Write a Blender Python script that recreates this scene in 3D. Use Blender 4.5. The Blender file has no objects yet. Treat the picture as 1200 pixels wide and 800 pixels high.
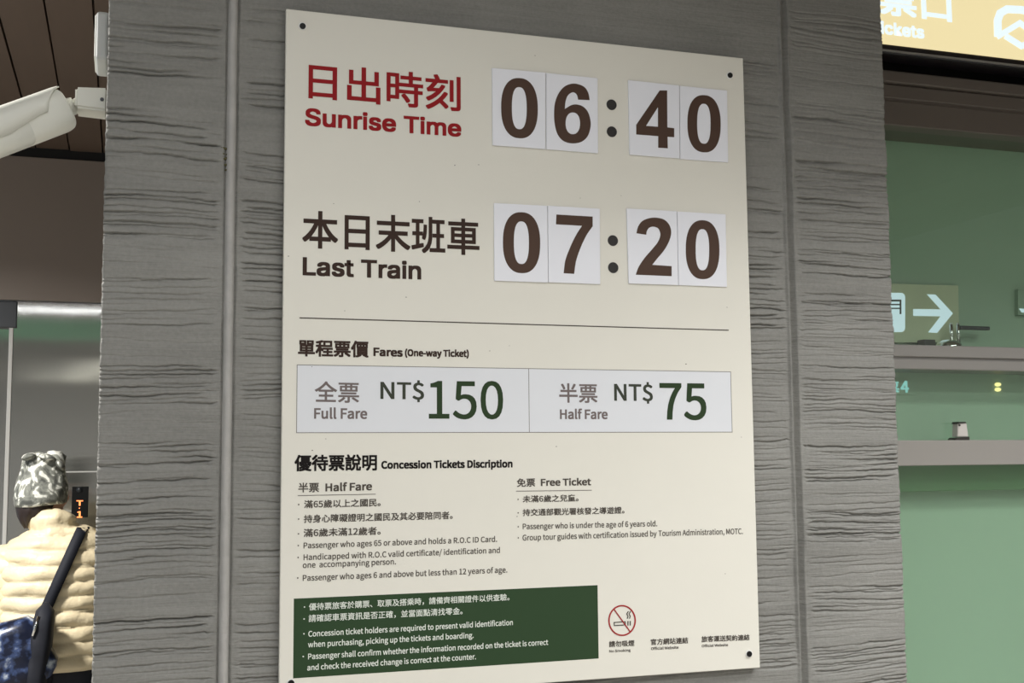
import bpy, bmesh, math, random
import numpy as np
from mathutils import Vector, Matrix

random.seed(7)
rng = np.random.default_rng(11)
SC = bpy.context.scene
COL = SC.collection

# ------------------------------------------------------------------ camera
W_PX, H_PX, F_PX = 1200, 800, 1388.9
YAW, PITCH, ROLL = math.radians(18.136), math.radians(5.572), math.radians(-0.476)
CAM = Vector((0.0, -2.0, 1.5))
FWD = Vector((math.sin(YAW) * math.cos(PITCH), math.cos(YAW) * math.cos(PITCH), math.sin(PITCH)))
_r = Vector((math.cos(YAW), -math.sin(YAW), 0.0))
_u = _r.cross(FWD)
RIGHT = _r * math.cos(ROLL) + _u * math.sin(ROLL)
UP = _u * math.cos(ROLL) - _r * math.sin(ROLL)
cam_data = bpy.data.cameras.new('camera')
cam_data.sensor_width = 36.0
cam_data.lens = 36.0 * F_PX / W_PX
cam_data.clip_start = 0.02
cam = bpy.data.objects.new('camera', cam_data)
COL.objects.link(cam)
M3 = Matrix((RIGHT, UP, -FWD)).transposed()
cam.matrix_world = Matrix.Translation(CAM) @ M3.to_4x4()
SC.camera = cam

# ------------------------------------------------------------------ world, exposure, lamps
SC.view_settings.view_transform = 'Standard'
SC.view_settings.look = 'None'
SC.view_settings.gamma = 1.0
SC.view_settings.use_curve_mapping = False
SC.view_settings.exposure = 0.05
world = bpy.data.worlds.new('hall_ambient')
SC.world = world
world.use_nodes = True
world.node_tree.nodes['Background'].inputs[0].default_value = (0.84, 0.92, 1.0, 1)
world.node_tree.nodes['Background'].inputs[1].default_value = 0.56


def area_light(name, loc, rot, sx, sy, power, color):
    d = bpy.data.lights.new(name, 'AREA')
    d.shape = 'RECTANGLE'
    d.size, d.size_y, d.energy, d.color = sx, sy, power, color
    o = bpy.data.objects.new(name, d)
    o.location = loc
    o.rotation_euler = rot
    COL.objects.link(o)
    return o


CEIL = 2.715
area_light('hall_tube_light', (0.4, -2.05, CEIL - 0.04), (0, 0, 0), 5.0, 0.05, 12, (0.98, 0.99, 1.0))
area_light('hall_fill_light', (0.4, -1.8, CEIL - 0.03), (0, 0, 0), 5.0, 0.16, 40, (0.98, 0.99, 1.0)).data.spread = math.radians(160)  # added fill light; its spread keeps it out of the steel's reflection
area_light('pillar_top_fill_light', (0.15, -0.75, CEIL - 0.03), (0, 0, 0), 1.7, 0.12, 4.5, (0.97, 0.99, 1.0))  # added fill to brighten the top of the pillar and board
area_light('hall_downlight', (1.3, -1.45, CEIL - 0.03), (0, 0, 0), 3.2, 0.25, 8, (1.0, 0.995, 0.98)).data.spread = math.radians(135)
area_light('counter_fill_light', (2.2, -1.0, CEIL - 0.03), (0, 0, 0), 1.2, 0.2, 27, (1.0, 0.995, 0.98)).data.spread = math.radians(125)  # added fill to brighten the green window and the pillar's right side
area_light('far_wall_fill_light', (2.6, -3.7, CEIL - 0.04), (0, 0, 0), 3.0, 0.1, 50, (1.0, 0.995, 0.98))  # added fill to brighten the front wall that the steel mirrors
area_light('lobby_downlight', (-1.1, 0.6, CEIL - 0.04), (0, 0, 0), 0.3, 0.3, 84, (1.0, 0.97, 0.92)).data.spread = math.radians(160)


# ------------------------------------------------------------------ helpers
def at(px, py, Y):
    d = FWD + RIGHT * ((px - 600.0) / F_PX) + UP * ((400.0 - py) / F_PX)
    return CAM + d * ((Y - CAM.y) / d.y)


def zat(px, py, Y):
    return at(px, py, Y).z


def xat(px, py, Y):
    return at(px, py, Y).x


def mat(name, color, rough=0.6, metal=0.0, spec=0.5, emit=None, emit_s=0.0, var=0.0, var_scale=6.0, bump=0.0,
        bump_scale=40.0, stretch=None, coat=0.0):
    m = bpy.data.materials.new(name)
    m.use_nodes = True
    nt = m.node_tree
    b = nt.nodes['Principled BSDF']
    b.inputs['Base Color'].default_value = (*color, 1)
    b.inputs['Roughness'].default_value = rough
    b.inputs['Metallic'].default_value = metal
    b.inputs['Specular IOR Level'].default_value = spec
    b.inputs['Coat Weight'].default_value = coat
    tc = nt.nodes.new('ShaderNodeTexCoord')
    mp = nt.nodes.new('ShaderNodeMapping')
    nt.links.new(tc.outputs['Object'], mp.inputs[0])
    if stretch:
        mp.inputs['Scale'].default_value = stretch
    n = nt.nodes.new('ShaderNodeTexNoise')
    n.inputs['Scale'].default_value = var_scale
    n.inputs['Detail'].default_value = 5
    nt.links.new(mp.outputs[0], n.inputs['Vector'])
    r = nt.nodes.new('ShaderNodeMapRange')
    r.inputs['To Min'].default_value = 1 - var
    r.inputs['To Max'].default_value = 1 + var
    nt.links.new(n.outputs['Fac'], r.inputs[0])
    hs = nt.nodes.new('ShaderNodeHueSaturation')
    hs.inputs['Color'].default_value = (*color, 1)
    nt.links.new(r.outputs[0], hs.inputs['Value'])
    nt.links.new(hs.outputs[0], b.inputs['Base Color'])
    if bump:
        n2 = nt.nodes.new('ShaderNodeTexNoise')
        n2.inputs['Scale'].default_value = bump_scale
        n2.inputs['Detail'].default_value = 6
        nt.links.new(mp.outputs[0], n2.inputs['Vector'])
        bp = nt.nodes.new('ShaderNodeBump')
        bp.inputs['Strength'].default_value = bump
        bp.inputs['Distance'].default_value = 0.002
        nt.links.new(n2.outputs['Fac'], bp.inputs['Height'])
        nt.links.new(bp.outputs[0], b.inputs['Normal'])
    if emit:
        b.inputs['Emission Color'].default_value = (*emit, 1)
        b.inputs['Emission Strength'].default_value = emit_s
    return m


def srgb(r, g, b):
    f = lambda c: (c / 255 / 12.92) if c / 255 <= 0.04045 else ((c / 255 + 0.055) / 1.055) ** 2.4
    return (f(r), f(g), f(b))


def link_mesh(name, me, m=None, parent=None, smooth=False):
    o = bpy.data.objects.new(name, me)
    COL.objects.link(o)
    if m:
        me.materials.append(m)
    if smooth:
        for p in me.polygons:
            p.use_smooth = True
    if parent:
        o.parent = parent
        o.matrix_parent_inverse = parent.matrix_world.inverted()
    return o


def obj(name, bm, m=None, parent=None, smooth=False):
    bmesh.ops.recalc_face_normals(bm, faces=bm.faces)
    me = bpy.data.meshes.new(name)
    bm.to_mesh(me)
    bm.free()
    return link_mesh(name, me, m, parent, smooth)


def tag(o, label=None, cat=None, group=None, kind=None):
    if label: o['label'] = label
    if cat: o['category'] = cat
    if group: o['group'] = group
    if kind: o['kind'] = kind
    return o


def empty(name, loc, rz=0.0):
    o = bpy.data.objects.new(name, None)
    o.location = loc
    o.rotation_euler = (0, 0, rz)
    o.empty_display_size = 0.05
    COL.objects.link(o)
    bpy.context.view_layer.update()
    return o


def bm_box(bm, lo, hi, bevel=0.0, seg=2):
    vs = [bm.verts.new((x, y, z)) for x in (lo[0], hi[0]) for y in (lo[1], hi[1]) for z in (lo[2], hi[2])]
    fs = []
    for q in ((0, 1, 3, 2), (4, 6, 7, 5), (0, 4, 5, 1), (2, 3, 7, 6), (0, 2, 6, 4), (1, 5, 7, 3)):
        fs.append(bm.faces.new([vs[i] for i in q]))
    if bevel:
        es = list({e for f in fs for e in f.edges})
        bmesh.ops.bevel(bm, geom=es, offset=bevel, segments=seg, affect='EDGES', profile=0.5)
    return bm


def box(name, lo, hi, m, parent=None, bevel=0.0):
    return obj(name, bm_box(bmesh.new(), lo, hi, bevel), m, parent)


def bm_prism_y(bm, pts, y0, y1):
    """Outline in the XZ plane given depth from y0 (front) to y1."""
    a = [bm.verts.new((p[0], y0, p[1])) for p in pts]
    b = [bm.verts.new((p[0], y1, p[1])) for p in pts]
    n = len(pts)
    bm.faces.new(a)
    bm.faces.new(b[::-1])
    for i in range(n):
        bm.faces.new((a[i], a[(i + 1) % n], b[(i + 1) % n], b[i]))
    return bm


def bm_cyl(bm, p0, p1, r0, r1=None, n=24, cap=True):
    p0, p1 = Vector(p0), Vector(p1)
    r1 = r0 if r1 is None else r1
    ax = (p1 - p0).normalized()
    s = ax.orthogonal().normalized()
    t = ax.cross(s)
    A = [bm.verts.new(p0 + (s * math.cos(k * 2 * math.pi / n) + t * math.sin(k * 2 * math.pi / n)) * r0) for k in range(n)]
    B = [bm.verts.new(p1 + (s * math.cos(k * 2 * math.pi / n) + t * math.sin(k * 2 * math.pi / n)) * r1) for k in range(n)]
    for k in range(n):
        bm.faces.new((A[k], A[(k + 1) % n], B[(k + 1) % n], B[k]))
    if cap:
        bm.faces.new(A[::-1])
        bm.faces.new(B)
    return bm


def bm_loft(bm, rings, cap=True):
    """rings: lists of equal-length point loops."""
    vv = [[bm.verts.new(p) for p in r] for r in rings]
    n = len(rings[0])
    for a, b in zip(vv, vv[1:]):
        for k in range(n):
            bm.faces.new((a[k], a[(k + 1) % n], b[(k + 1) % n], b[k]))
    if cap:
        bm.faces.new(vv[0][::-1])
        bm.faces.new(vv[-1])
    return bm


def smooth_closed(pts, sub=8):
    """Points are (x, y) or (x, y, 1) for a corner; a centripetal-ish spline runs between corners."""
    n = len(pts)
    P = [Vector((p[0], p[1])) for p in pts]
    C = [len(p) > 2 for p in pts]
    out = []
    for i in range(n):
        j = (i + 1) % n
        p1, p2 = P[i], P[j]
        p0 = P[i - 1] if not C[i] else p1 * 2 - p2
        p3 = P[(j + 1) % n] if not C[j] else p2 * 2 - p1
        if C[i] and C[j]:
            out.append(p1)
            continue
        for k in range(sub):
            t = k / sub
            out.append(0.5 * ((2 * p1) + (p2 - p0) * t + (2 * p0 - 5 * p1 + 4 * p2 - p3) * t * t
                              + (3 * p1 - p0 - 3 * p2 + p3) * t ** 3))
    return out


def flat_fill(name, contours, Y, m, parent, th=0.0004):
    """Thin printed shape on the plane y=Y: contours of (x, z) points, holes included; a film of thickness th."""
    bm = bmesh.new()
    es = []
    for c in contours:
        vs = [bm.verts.new((p[0], Y, p[1])) for p in c]
        es += [bm.edges.new((vs[i], vs[(i + 1) % len(vs)])) for i in range(len(vs))]
    bmesh.ops.triangle_fill(bm, edges=es, use_beauty=True, use_dissolve=False)
    r = bmesh.ops.extrude_face_region(bm, geom=list(bm.faces))
    for v in r['geom']:
        if isinstance(v, bmesh.types.BMVert):
            v.co.y -= th
    return obj(name, bm, m, parent)


def ell(cx, cy, rx, ry, n=40, p=2.0):
    out = []
    for k in range(n):
        a = 2 * math.pi * k / n
        c, s = math.cos(a), math.sin(a)
        out.append((cx + rx * math.copysign(abs(c) ** (2 / p), c), cy + ry * math.copysign(abs(s) ** (2 / p), s)))
    return out


# fonts that ship inside Blender; the built-in font stands in if one is missing
def font(fn):
    try:
        import os
        return bpy.data.fonts.load(os.path.join(bpy.utils.system_resource('DATAFILES', path='fonts'), fn))
    except Exception:
        return None


NOTO, INTER = font('Noto Sans CJK Regular.woff2'), font('Inter.woff2')
_txt = {}


def text_polys(body, fnt):
    key = (body, fnt.name if fnt else '')
    if key in _txt:
        return _txt[key]
    c = bpy.data.curves.new('lettering_outline', 'FONT')
    c.body = body
    c.resolution_u = 12 if fnt is INTER else 5
    if fnt: c.font = fnt
    o = bpy.data.objects.new('lettering_outline', c)
    COL.objects.link(o)
    me = bpy.data.meshes.new_from_object(o.evaluated_get(bpy.context.evaluated_depsgraph_get()))
    v = np.array([w.co[:2] for w in me.vertices])
    f = [tuple(p.vertices) for p in me.polygons]
    bpy.data.objects.remove(o)
    bpy.data.curves.remove(c)
    bpy.data.meshes.remove(me)
    _txt[key] = (v, f)
    return v, f


def lettering(name, body, fnt, L, R, top, m, parent, Y, bold=0.0, ink=False, bullet=None, bullet_r=0.0012, skew=True):
    """A printed line.  L and R: photo points at the lower left and lower right of the writing (baseline, or
    the ink's foot when ink=True); top: photo y of the capitals' (or ink's) top at the left end."""
    bold *= 0.42 if fnt is NOTO else 1.0
    v, f = text_polys(body, fnt)
    p0, p1 = at(L[0], L[1], Y), at(R[0], R[1], Y)
    h = zat(L[0], top, Y) - p0.z
    x0, x1 = v[:, 0].min() - bold, v[:, 0].max() + bold
    if ink:
        y0, y1 = v[:, 1].min() - bold, v[:, 1].max() + bold
    else:
        hv = text_polys('H', fnt)[0]
        y0, y1 = 0.0 - bold, hv[:, 1].max() + bold
    sx, sy = (p1.x - p0.x) / (x1 - x0), h / (y1 - y0)
    offs = [(0, 0)]
    if bold:
        offs += [(bold * 0.9 * a, bold * 0.9 * b) for a in (-1, 0, 1) for b in (-1, 0, 1) if a or b]
    V, F = [], []
    for k, (dx, dy) in enumerate(offs):
        X = p0.x + (v[:, 0] + dx - x0) * sx
        t = (X - p0.x) / (p1.x - p0.x)
        Z = p0.z + (p1.z - p0.z) * t + (v[:, 1] + dy - y0) * sy
        b = len(V)
        V += [(x, Y - 0.00002 * k, z) for x, z in zip(X, Z)]
        F += [tuple(i + b for i in q) for q in f]
    if bullet:
        q = at(bullet[0], bullet[1], Y)
        b = len(V)
        V += [(q.x + bullet_r * math.cos(a * math.pi / 6), Y, q.z + bullet_r * math.sin(a * math.pi / 6)) for a in range(12)]
        F.append(tuple(range(b, b + 12)))
    me = bpy.data.meshes.new(name)
    me.from_pydata(V, [], F)
    return link_mesh(name, me, m, parent)


# ------------------------------------------------------------------ materials
M = {}
M['board'] = mat('cream_enamel', srgb(226, 223, 212), 0.5, spec=0.3, var=0.015, var_scale=9, bump=0.05, bump_scale=300)
M['board_edge'] = mat('board_edge', srgb(150, 148, 142), 0.5)
M['card'] = mat('card_white', srgb(234, 235, 241), 0.5, var=0.012, var_scale=14)
M['brown'] = mat('brown_vinyl', srgb(72, 49, 35), 0.4, spec=0.25, var=0.03)
M['red'] = mat('red_ink', srgb(150, 34, 38), 0.7, spec=0.12, var=0.03)
M['ink'] = mat('dark_brown_ink', srgb(62, 48, 42), 0.7, spec=0.12)
M['black'] = mat('black_ink', srgb(30, 26, 25), 0.7, spec=0.12)
M['greyink'] = mat('grey_ink', srgb(118, 108, 106), 0.7, spec=0.12)
M['bodyink'] = mat('body_ink', srgb(82, 76, 70), 0.7, spec=0.12)
M['dgreen'] = mat('dark_green_ink', srgb(50, 66, 44), 0.7, spec=0.12)
M['dgrey'] = mat('green_grey_ink', srgb(66, 70, 60), 0.7, spec=0.12)
M['greenpanel'] = mat('forest_green_print', srgb(46, 68, 43), 0.6, spec=0.2, var=0.02)
M['whiteink'] = mat('white_ink', srgb(225, 230, 220), 0.5)
M['farebox'] = mat('pale_blue_print', srgb(221, 223, 227), 0.45, var=0.01)
M['lineink'] = mat('rule_ink', srgb(120, 116, 110), 0.5)
M['ring'] = mat('ring_ink', srgb(160, 50, 52), 0.7, spec=0.12)
M['magnet'] = mat('black_dot', srgb(38, 34, 33), 0.6, bump=0.4, bump_scale=900)
M['bolt'] = mat('black_bolt', srgb(14, 14, 14), 0.45, spec=0.3)
M['ferrule'] = mat('pale_ferrule', srgb(236, 235, 230), 0.35)
M['plank'] = mat('brown_ceiling_boards', srgb(112, 94, 80), 0.55, var=0.10, var_scale=3, stretch=(10, 0.6, 1))
M['cctv'] = mat('cctv_white', srgb(226, 226, 216), 0.38, var=0.03, var_scale=18)
M['shadowgap'] = mat('black_gap_shade', srgb(22, 20, 19), 0.7)
M['taupe'] = mat('taupe_metal_trim', srgb(104, 96, 89), 0.45, metal=0.15, var=0.04, var_scale=3)
M['header'] = mat('bronze_sheet', srgb(156, 142, 131), 0.42, metal=0.0, var=0.05, var_scale=2)
M['ledge'] = mat('grey_ledge', srgb(156, 152, 147), 0.45, metal=0.1, var=0.02)
M['rail'] = mat('grey_rail', srgb(150, 147, 143), 0.4, metal=0.2, var=0.02)
M['darkbox'] = mat('black_lightbox_case', srgb(24, 20, 24), 0.3)
M['green'] = mat('green_painted_panel', srgb(160, 182, 160), 0.55, var=0.05, var_scale=2.2)
M['chrome'] = mat('chrome', (0.8, 0.8, 0.78), 0.12, metal=1)
M['greyp'] = mat('grey_plastic', srgb(205, 200, 195), 0.5)
M['darkp'] = mat('dark_plastic', srgb(50, 48, 44), 0.5)
M['floor'] = mat('grey_floor_tile', srgb(168, 163, 155), 0.35, var=0.06, var_scale=2)
M['hall'] = mat('hall_plaster', srgb(190, 188, 184), 0.7, var=0.03)
M['reflect_strip'] = mat('pale_green_reflect_strip', srgb(170, 225, 190), 0.5)
M['darkmetal'] = mat('dark_corner_metal', srgb(70, 72, 75), 0.35, metal=0.7)


def steel():
    m = bpy.data.materials.new('brushed_stainless')
    m.use_nodes = True
    nt = m.node_tree
    b = nt.nodes['Principled BSDF']
    b.inputs['Base Color'].default_value = (0.68, 0.68, 0.66, 1)
    b.inputs['Metallic'].default_value = 1
    b.inputs['Roughness'].default_value = 0.10
    b.inputs['Anisotropic'].default_value = 1.0          # brushed upright: reflections smear sideways
    tg = nt.nodes.new('ShaderNodeCombineXYZ')
    tg.inputs[0].default_value = 1.0
    nt.links.new(tg.outputs[0], b.inputs['Tangent'])
    tc = nt.nodes.new('ShaderNodeTexCoord')
    mp = nt.nodes.new('ShaderNodeMapping')
    mp.inputs['Scale'].default_value = (2.6, 1, 0.7)
    nt.links.new(tc.outputs['Object'], mp.inputs[0])
    n = nt.nodes.new('ShaderNodeTexNoise')
    n.inputs['Scale'].default_value = 1.6
    n.inputs['Detail'].default_value = 0
    nt.links.new(mp.outputs[0], n.inputs['Vector'])
    bp = nt.nodes.new('ShaderNodeBump')
    bp.inputs['Strength'].default_value = 0.22
    bp.inputs['Distance'].default_value = 0.02
    nt.links.new(n.outputs['Fac'], bp.inputs['Height'])
    nt.links.new(bp.outputs[0], b.inputs['Normal'])
    return m


M['steel'] = steel()


def glass():
    m = bpy.data.materials.new('window_glass')
    m.use_nodes = True
    nt = m.node_tree
    nt.nodes.remove(nt.nodes['Principled BSDF'])
    tr = nt.nodes.new('ShaderNodeBsdfTransparent')
    tr.inputs[0].default_value = (0.93, 0.98, 0.95, 1)
    gl = nt.nodes.new('ShaderNodeBsdfGlossy')
    gl.inputs['Roughness'].default_value = 0.02
    mx = nt.nodes.new('ShaderNodeMixShader')
    mx.inputs[0].default_value = 0.05
    nt.links.new(tr.outputs[0], mx.inputs[1])
    nt.links.new(gl.outputs[0], mx.inputs[2])
    nt.links.new(mx.outputs[0], nt.nodes['Material Output'].inputs[0])
    return m


M['glass'] = glass()


def glow(name, color, s):
    return mat(name, tuple(c * 0.35 for c in color), 0.5, emit=color, emit_s=s)


M['yellow_lit'] = glow('yellow_backlit_acrylic', srgb(246, 230, 178), 0.84)
M['white_lit'] = glow('white_backlit_acrylic', srgb(228, 243, 250), 0.98)
M['pict_glint'] = glow('white_reflected_pictogram', srgb(206, 228, 236), 0.75)
M['olive_reflect'] = mat('olive_reflected_sign_face', srgb(192, 198, 168), 0.5)
M['teal_glint'] = glow('teal_reflected_letters', srgb(150, 215, 210), 0.7)
M['warm_glint'] = glow('warm_reflection', srgb(255, 236, 160), 1.2)
M['orange_lit'] = glow('orange_display_digits', (1.0, 0.24, 0.07), 2.6)


def concrete():
    m = bpy.data.materials.new('board_marked_concrete')
    m.use_nodes = True
    nt = m.node_tree
    b = nt.nodes['Principled BSDF']
    b.inputs['Roughness'].default_value = 0.72
    b.inputs['Specular IOR Level'].default_value = 0.35
    tc = nt.nodes.new('ShaderNodeTexCoord')

    def noise(sc, stretch, det=6, rough=0.6):
        mp = nt.nodes.new('ShaderNodeMapping')
        mp.inputs['Scale'].default_value = stretch
        nt.links.new(tc.outputs['Object'], mp.inputs[0])
        n = nt.nodes.new('ShaderNodeTexNoise')
        n.inputs['Scale'].default_value = sc
        n.inputs['Detail'].default_value = det
        n.inputs['Roughness'].default_value = rough
        nt.links.new(mp.outputs[0], n.inputs['Vector'])
        return n.outputs['Fac']

    def mul(a, k, c):
        q = nt.nodes.new('ShaderNodeMath')
        q.operation = 'MULTIPLY_ADD'
        nt.links.new(a, q.inputs[0])
        q.inputs[1].default_value = k
        q.inputs[2].default_value = c
        return q.outputs[0]

    def add(a, c):
        q = nt.nodes.new('ShaderNodeMath')
        q.operation = 'ADD'
        nt.links.new(a, q.inputs[0])
        nt.links.new(c, q.inputs[1])
        return q.outputs[0]
    blot = noise(3.0, (1, 1, 1.6))
    streak = noise(14.0, (0.25, 1, 5.0))
    speck = noise(160, (1, 1, 1), 3)
    v = add(add(mul(blot, 0.45, 0.69), mul(streak, 0.40, -0.20)), mul(speck, 0.34, -0.17))
    hs = nt.nodes.new('ShaderNodeHueSaturation')
    hs.inputs['Color'].default_value = (*srgb(140, 139, 134), 1)
    nt.links.new(v, hs.inputs['Value'])
    nt.links.new(hs.outputs[0], b.inputs['Base Color'])
    bp = nt.nodes.new('ShaderNodeBump')
    bp.inputs['Strength'].default_value = 0.9
    bp.inputs['Distance'].default_value = 0.003
    hgt = add(mul(noise(30, (0.25, 1, 6.0), 8, 0.65), 1.0, 0.0), mul(noise(220, (0.5, 1, 1), 4), 0.35, 0.0))
    nt.links.new(hgt, bp.inputs['Height'])
    nt.links.new(bp.outputs[0], b.inputs['Normal'])
    return m


M['concrete'] = concrete()
M['mortar'] = mat('mortar_bead', srgb(168, 166, 162), 0.7, var=0.25, var_scale=30, bump=0.8, bump_scale=90)

# ------------------------------------------------------------------ setting: room shell
XL, XR, YB, YF = -3.2, 4.2, 2.9, -4.6


def struct(o):
    o['kind'] = 'structure'
    return o


struct(box('floor', (XL, YF, -0.06), (XR, YB + 0.1, 0.0), M['floor']))
# ceiling boards run in depth, one board beside the next with an open joint
bm = bmesh.new()
x = XL
k = 0
while x < XR:
    w = 0.118
    bm_box(bm, (x, YF, CEIL + 0.0015 * (k % 3)), (min(x + w, XR), YB, CEIL + 0.03))
    x += w + 0.006
    k += 1
bm_box(bm, (XL, YF, CEIL + 0.03), (XR, YB, CEIL + 0.08))
struct(obj('ceiling', bm, M['plank']))

# back wall: bronze header, stainless panels below
CEIL_Z = CEIL
Z_HEAD_TOP = CEIL - 0.03
Z_HEAD = zat(60, 354.5, YB)
struct(box('gap_shade_strip', (XL, YB - 0.015, Z_HEAD_TOP - 0.006), (0.45, YB + 0.06, CEIL + 0.03), M['shadowgap']))  # shade of the gap under the ceiling, put in as a black strip
struct(box('wall_back', (0.5, YB, 0), (XR, YB + 0.1, CEIL), M['hall']))
X_JAMB0 = xat(13, 480, YB)
bm = bmesh.new()
bm_box(bm, (XL, YB - 0.02, Z_HEAD + 0.004), (0.5, YB + 0.06, Z_HEAD_TOP - 0.006), 0.002)
struct(obj('trim_2', bm, M['header']))
struct(box('wall_lift', (X_JAMB0, YB, 0), (0.5, YB + 0.06, Z_HEAD), M['steel']))
# front hall wall behind the viewpoint with an added pale green fascia
struct(box('wall_front', (XL, YF - 0.1, 0), (XR, YF, CEIL), M['hall']))
struct(box('added_reflect_strip', (XL, -3.05, 2.54), (XR, -3.0, CEIL), M['reflect_strip']))  # unseen strip added so the steel shows a green band
struct(box('wall_right', (XR, YF, 0), (XR + 0.1, YB, CEIL), M['hall']))

# lift door: frame edge, door leaf, dark corner bracket
door = struct(empty('door_1', (X_JAMB0 - 0.5, YB, 0)))
XD = xat(0, 480, YB)
box('door_frame', (X_JAMB0 - 0.016, YB - 0.006, 0), (X_JAMB0 - 0.001, YB + 0.05, Z_HEAD), M['ferrule'], door, 0.002)
box('door_leaf', (X_JAMB0 - 1.1, YB + 0.02, 0), (X_JAMB0 - 0.016, YB + 0.05, Z_HEAD - 0.001), M['steel'], door)
zb0 = zat(5, 384, YB)
box('door_track', (X_JAMB0 - 1.1, YB - 0.012, zb0), (X_JAMB0 - 0.001 + 0.012, YB + 0.019, Z_HEAD - 0.001), M['darkmetal'], door, 0.003)

# ------------------------------------------------------------------ the concrete pillar
PX0, PX1, PD = -0.0385, 1.4575, 0.25
JL = xat(269, 300, 0)          # left joint
JR = xat(926.5, 300, 0)        # right joint


def pillar():
    xs = list(np.arange(PX0, PX1, 0.006))
    for j in (JL, JR):
        xs += list(np.arange(j - 0.030, j + 0.030, 0.0015))
    xs += [PX1, PX0 + 0.0015, PX0 + 0.003, PX1 - 0.0015, PX1 - 0.003]
    xs = np.array(sorted(xs))
    xs = xs[np.concatenate(([True], np.diff(xs) > 0.0006))]
    zs = np.concatenate((np.arange(0, 0.98, 0.02), np.arange(0.98, 2.42, 0.0008), np.arange(2.42, CEIL, 0.02), [CEIL]))
    X, Z = np.meshgrid(xs, zs)
    Hh = np.zeros_like(X)

    def wob(x, seed, amp, f):
        r = np.random.default_rng(seed)
        y = np.zeros_like(x)
        for k in range(5):
            y += amp / (k + 1) ** 0.8 * np.sin(x * f * (k + 1) * r.uniform(0.8, 1.2) + r.uniform(0, 6.28))
        return y

    def groove(z0, xa, xb, depth, w, seed, cluster):
        r = np.random.default_rng(seed)
        x = xs
        c = z0 + wob(x, cluster, 0.0035, 4.5) + wob(x, seed, 0.0009, 17) + wob(x, seed + 77, 0.0005, 95) + wob(x, seed + 99, 0.00035, 310)
        env = np.clip((x - xa) / 0.012, 0, 1) * np.clip((xb - x) / 0.012, 0, 1)
        strength = np.clip(0.75 + wob(x, seed + 5, 0.45, 9), 0.05, 1.3) * env
        lo, hi = np.searchsorted(zs, z0 - 0.03), np.searchsorted(zs, z0 + 0.03)
        d = (Z[lo:hi] - c[None, :]) / w
        # a sharp lip above, a long slope below, like the print of weathered grain
        prof = np.where(d > 0, np.exp(-(d / 0.40) ** 2), np.exp(-np.abs(d / 1.2) ** 1.2))
        Hh[lo:hi] += 2.6 * depth * prof * strength[None, :]

    def cluster(panel, py0, py1, n, depth, seed, pxm):
        r = np.random.default_rng(seed)
        xa, xb = panel
        za, zb = zat(pxm, py1, 0), zat(pxm, py0, 0)
        n = int(n * 1.35)
        depth *= 1.5 if py1 < 330 else 1.0
        for k in range(n):
            z = za + (zb - za) * (k + 0.5 + r.uniform(-0.3, 0.3)) / n
            groove(z, xa + r.uniform(0, 0.012) * (r.random() < 0.6), xb - r.uniform(0, 0.03) * (r.random() < 0.5),
                   depth * r.uniform(0.55, 1.25), r.uniform(0.0018, 0.0032), seed * 100 + k, seed)

    pl, pm, pr = (PX0 - 0.02, JL - 0.014), (JL + 0.014, JR - 0.012), (JR + 0.012, PX1 + 0.02)
    s = 1
    for (a, b, n, d) in ((-10, 12, 2, .8), (24, 92, 9, 1.5), (132, 192, 8, 1.5), (196, 216, 2, .6), (222, 282, 8, 1.7),
                         (284, 316, 3, .7), (322, 384, 8, 1.1), (388, 424, 2, .5), (428, 478, 8, 1.9), (482, 512, 2, .6),
                         (516, 592, 10, 1.9), (598, 648, 9, 2.0), (652, 684, 4, 1.6), (690, 716, 1, .6), (718, 772, 8, 1.9),
                         (778, 830, 6, 1.2)):
        cluster(pl, a, b, n, d * 0.001, s, 195); s += 1
    for (a, b, n, d) in ((8, 30, 3, 1.0), (30, 96, 5, .7), (96, 130, 4, 1.2), (148, 170, 2, .8), (174, 212, 6, 1.0), (236, 300, 9, 1.2),
                         (304, 345, 5, 2.0), (352, 372, 4, 2.0), (378, 420, 6, 1.2), (424, 470, 7, 1.3), (476, 560, 10, 1.2),
                         (566, 620, 6, 1.1), (626, 690, 8, 1.2), (694, 760, 6, 1.1), (764, 830, 12, 1.3)):
        cluster(pm, a, b, n, d * 0.001, s, 300); s += 1
    for (a, b, n, d) in ((20, 40, 3, .8), (38, 66, 5, .9), (70, 124, 4, .6), (126, 152, 5, 1.2), (156, 186, 3, .7), (188, 262, 14, 1.3),
                         (264, 290, 5, .8), (292, 322, 7, 1.2), (342, 388, 12, 1.3), (390, 418, 7, .8), (428, 470, 9, 1.2),
                         (474, 508, 7, 1.5), (522, 564, 9, 1.8), (572, 600, 3, .7), (602, 640, 10, 1.8), (644, 676, 3, .8),
                         (684, 716, 6, 1.3), (722, 748, 4, .8), (752, 830, 15, 1.6)):
        cluster(pr, a, b, n, d * 0.001, s, 985); s += 1

    # broad unevenness
    g = np.zeros_like(X)
    for k in range(14):
        r = np.random.default_rng(900 + k)
        g += 0.00035 * np.sin(X * r.uniform(2, 9) + Z * r.uniform(15, 70) + r.uniform(0, 6.28) + 1.5 * np.sin(X * r.uniform(3, 8)))
    Hh += g
    # left joint: a channel with a round mortar bead
    jw = JL + wob(zs, 41, 0.0002, 22)[:, None]
    d = np.abs(X - jw)
    ch = np.clip((0.0115 - d) / 0.0025, 0, 1) * 0.0050
    bead = np.sqrt(np.clip(1 - (d / 0.0080) ** 2, 0, 1)) * 0.0115
    inb = d < 0.0145
    Hh = np.where(inb, Hh * np.clip((d - 0.011) / 0.0035, 0, 1) + ch - bead, Hh)
    # right joint: raised lip, then a V channel
    jw = JR + wob(zs, 43, 0.0003, 18)[:, None]
    d = X - jw
    lip = np.exp(-((d + 0.0095) / 0.0026) ** 2) * 0.0050
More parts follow.
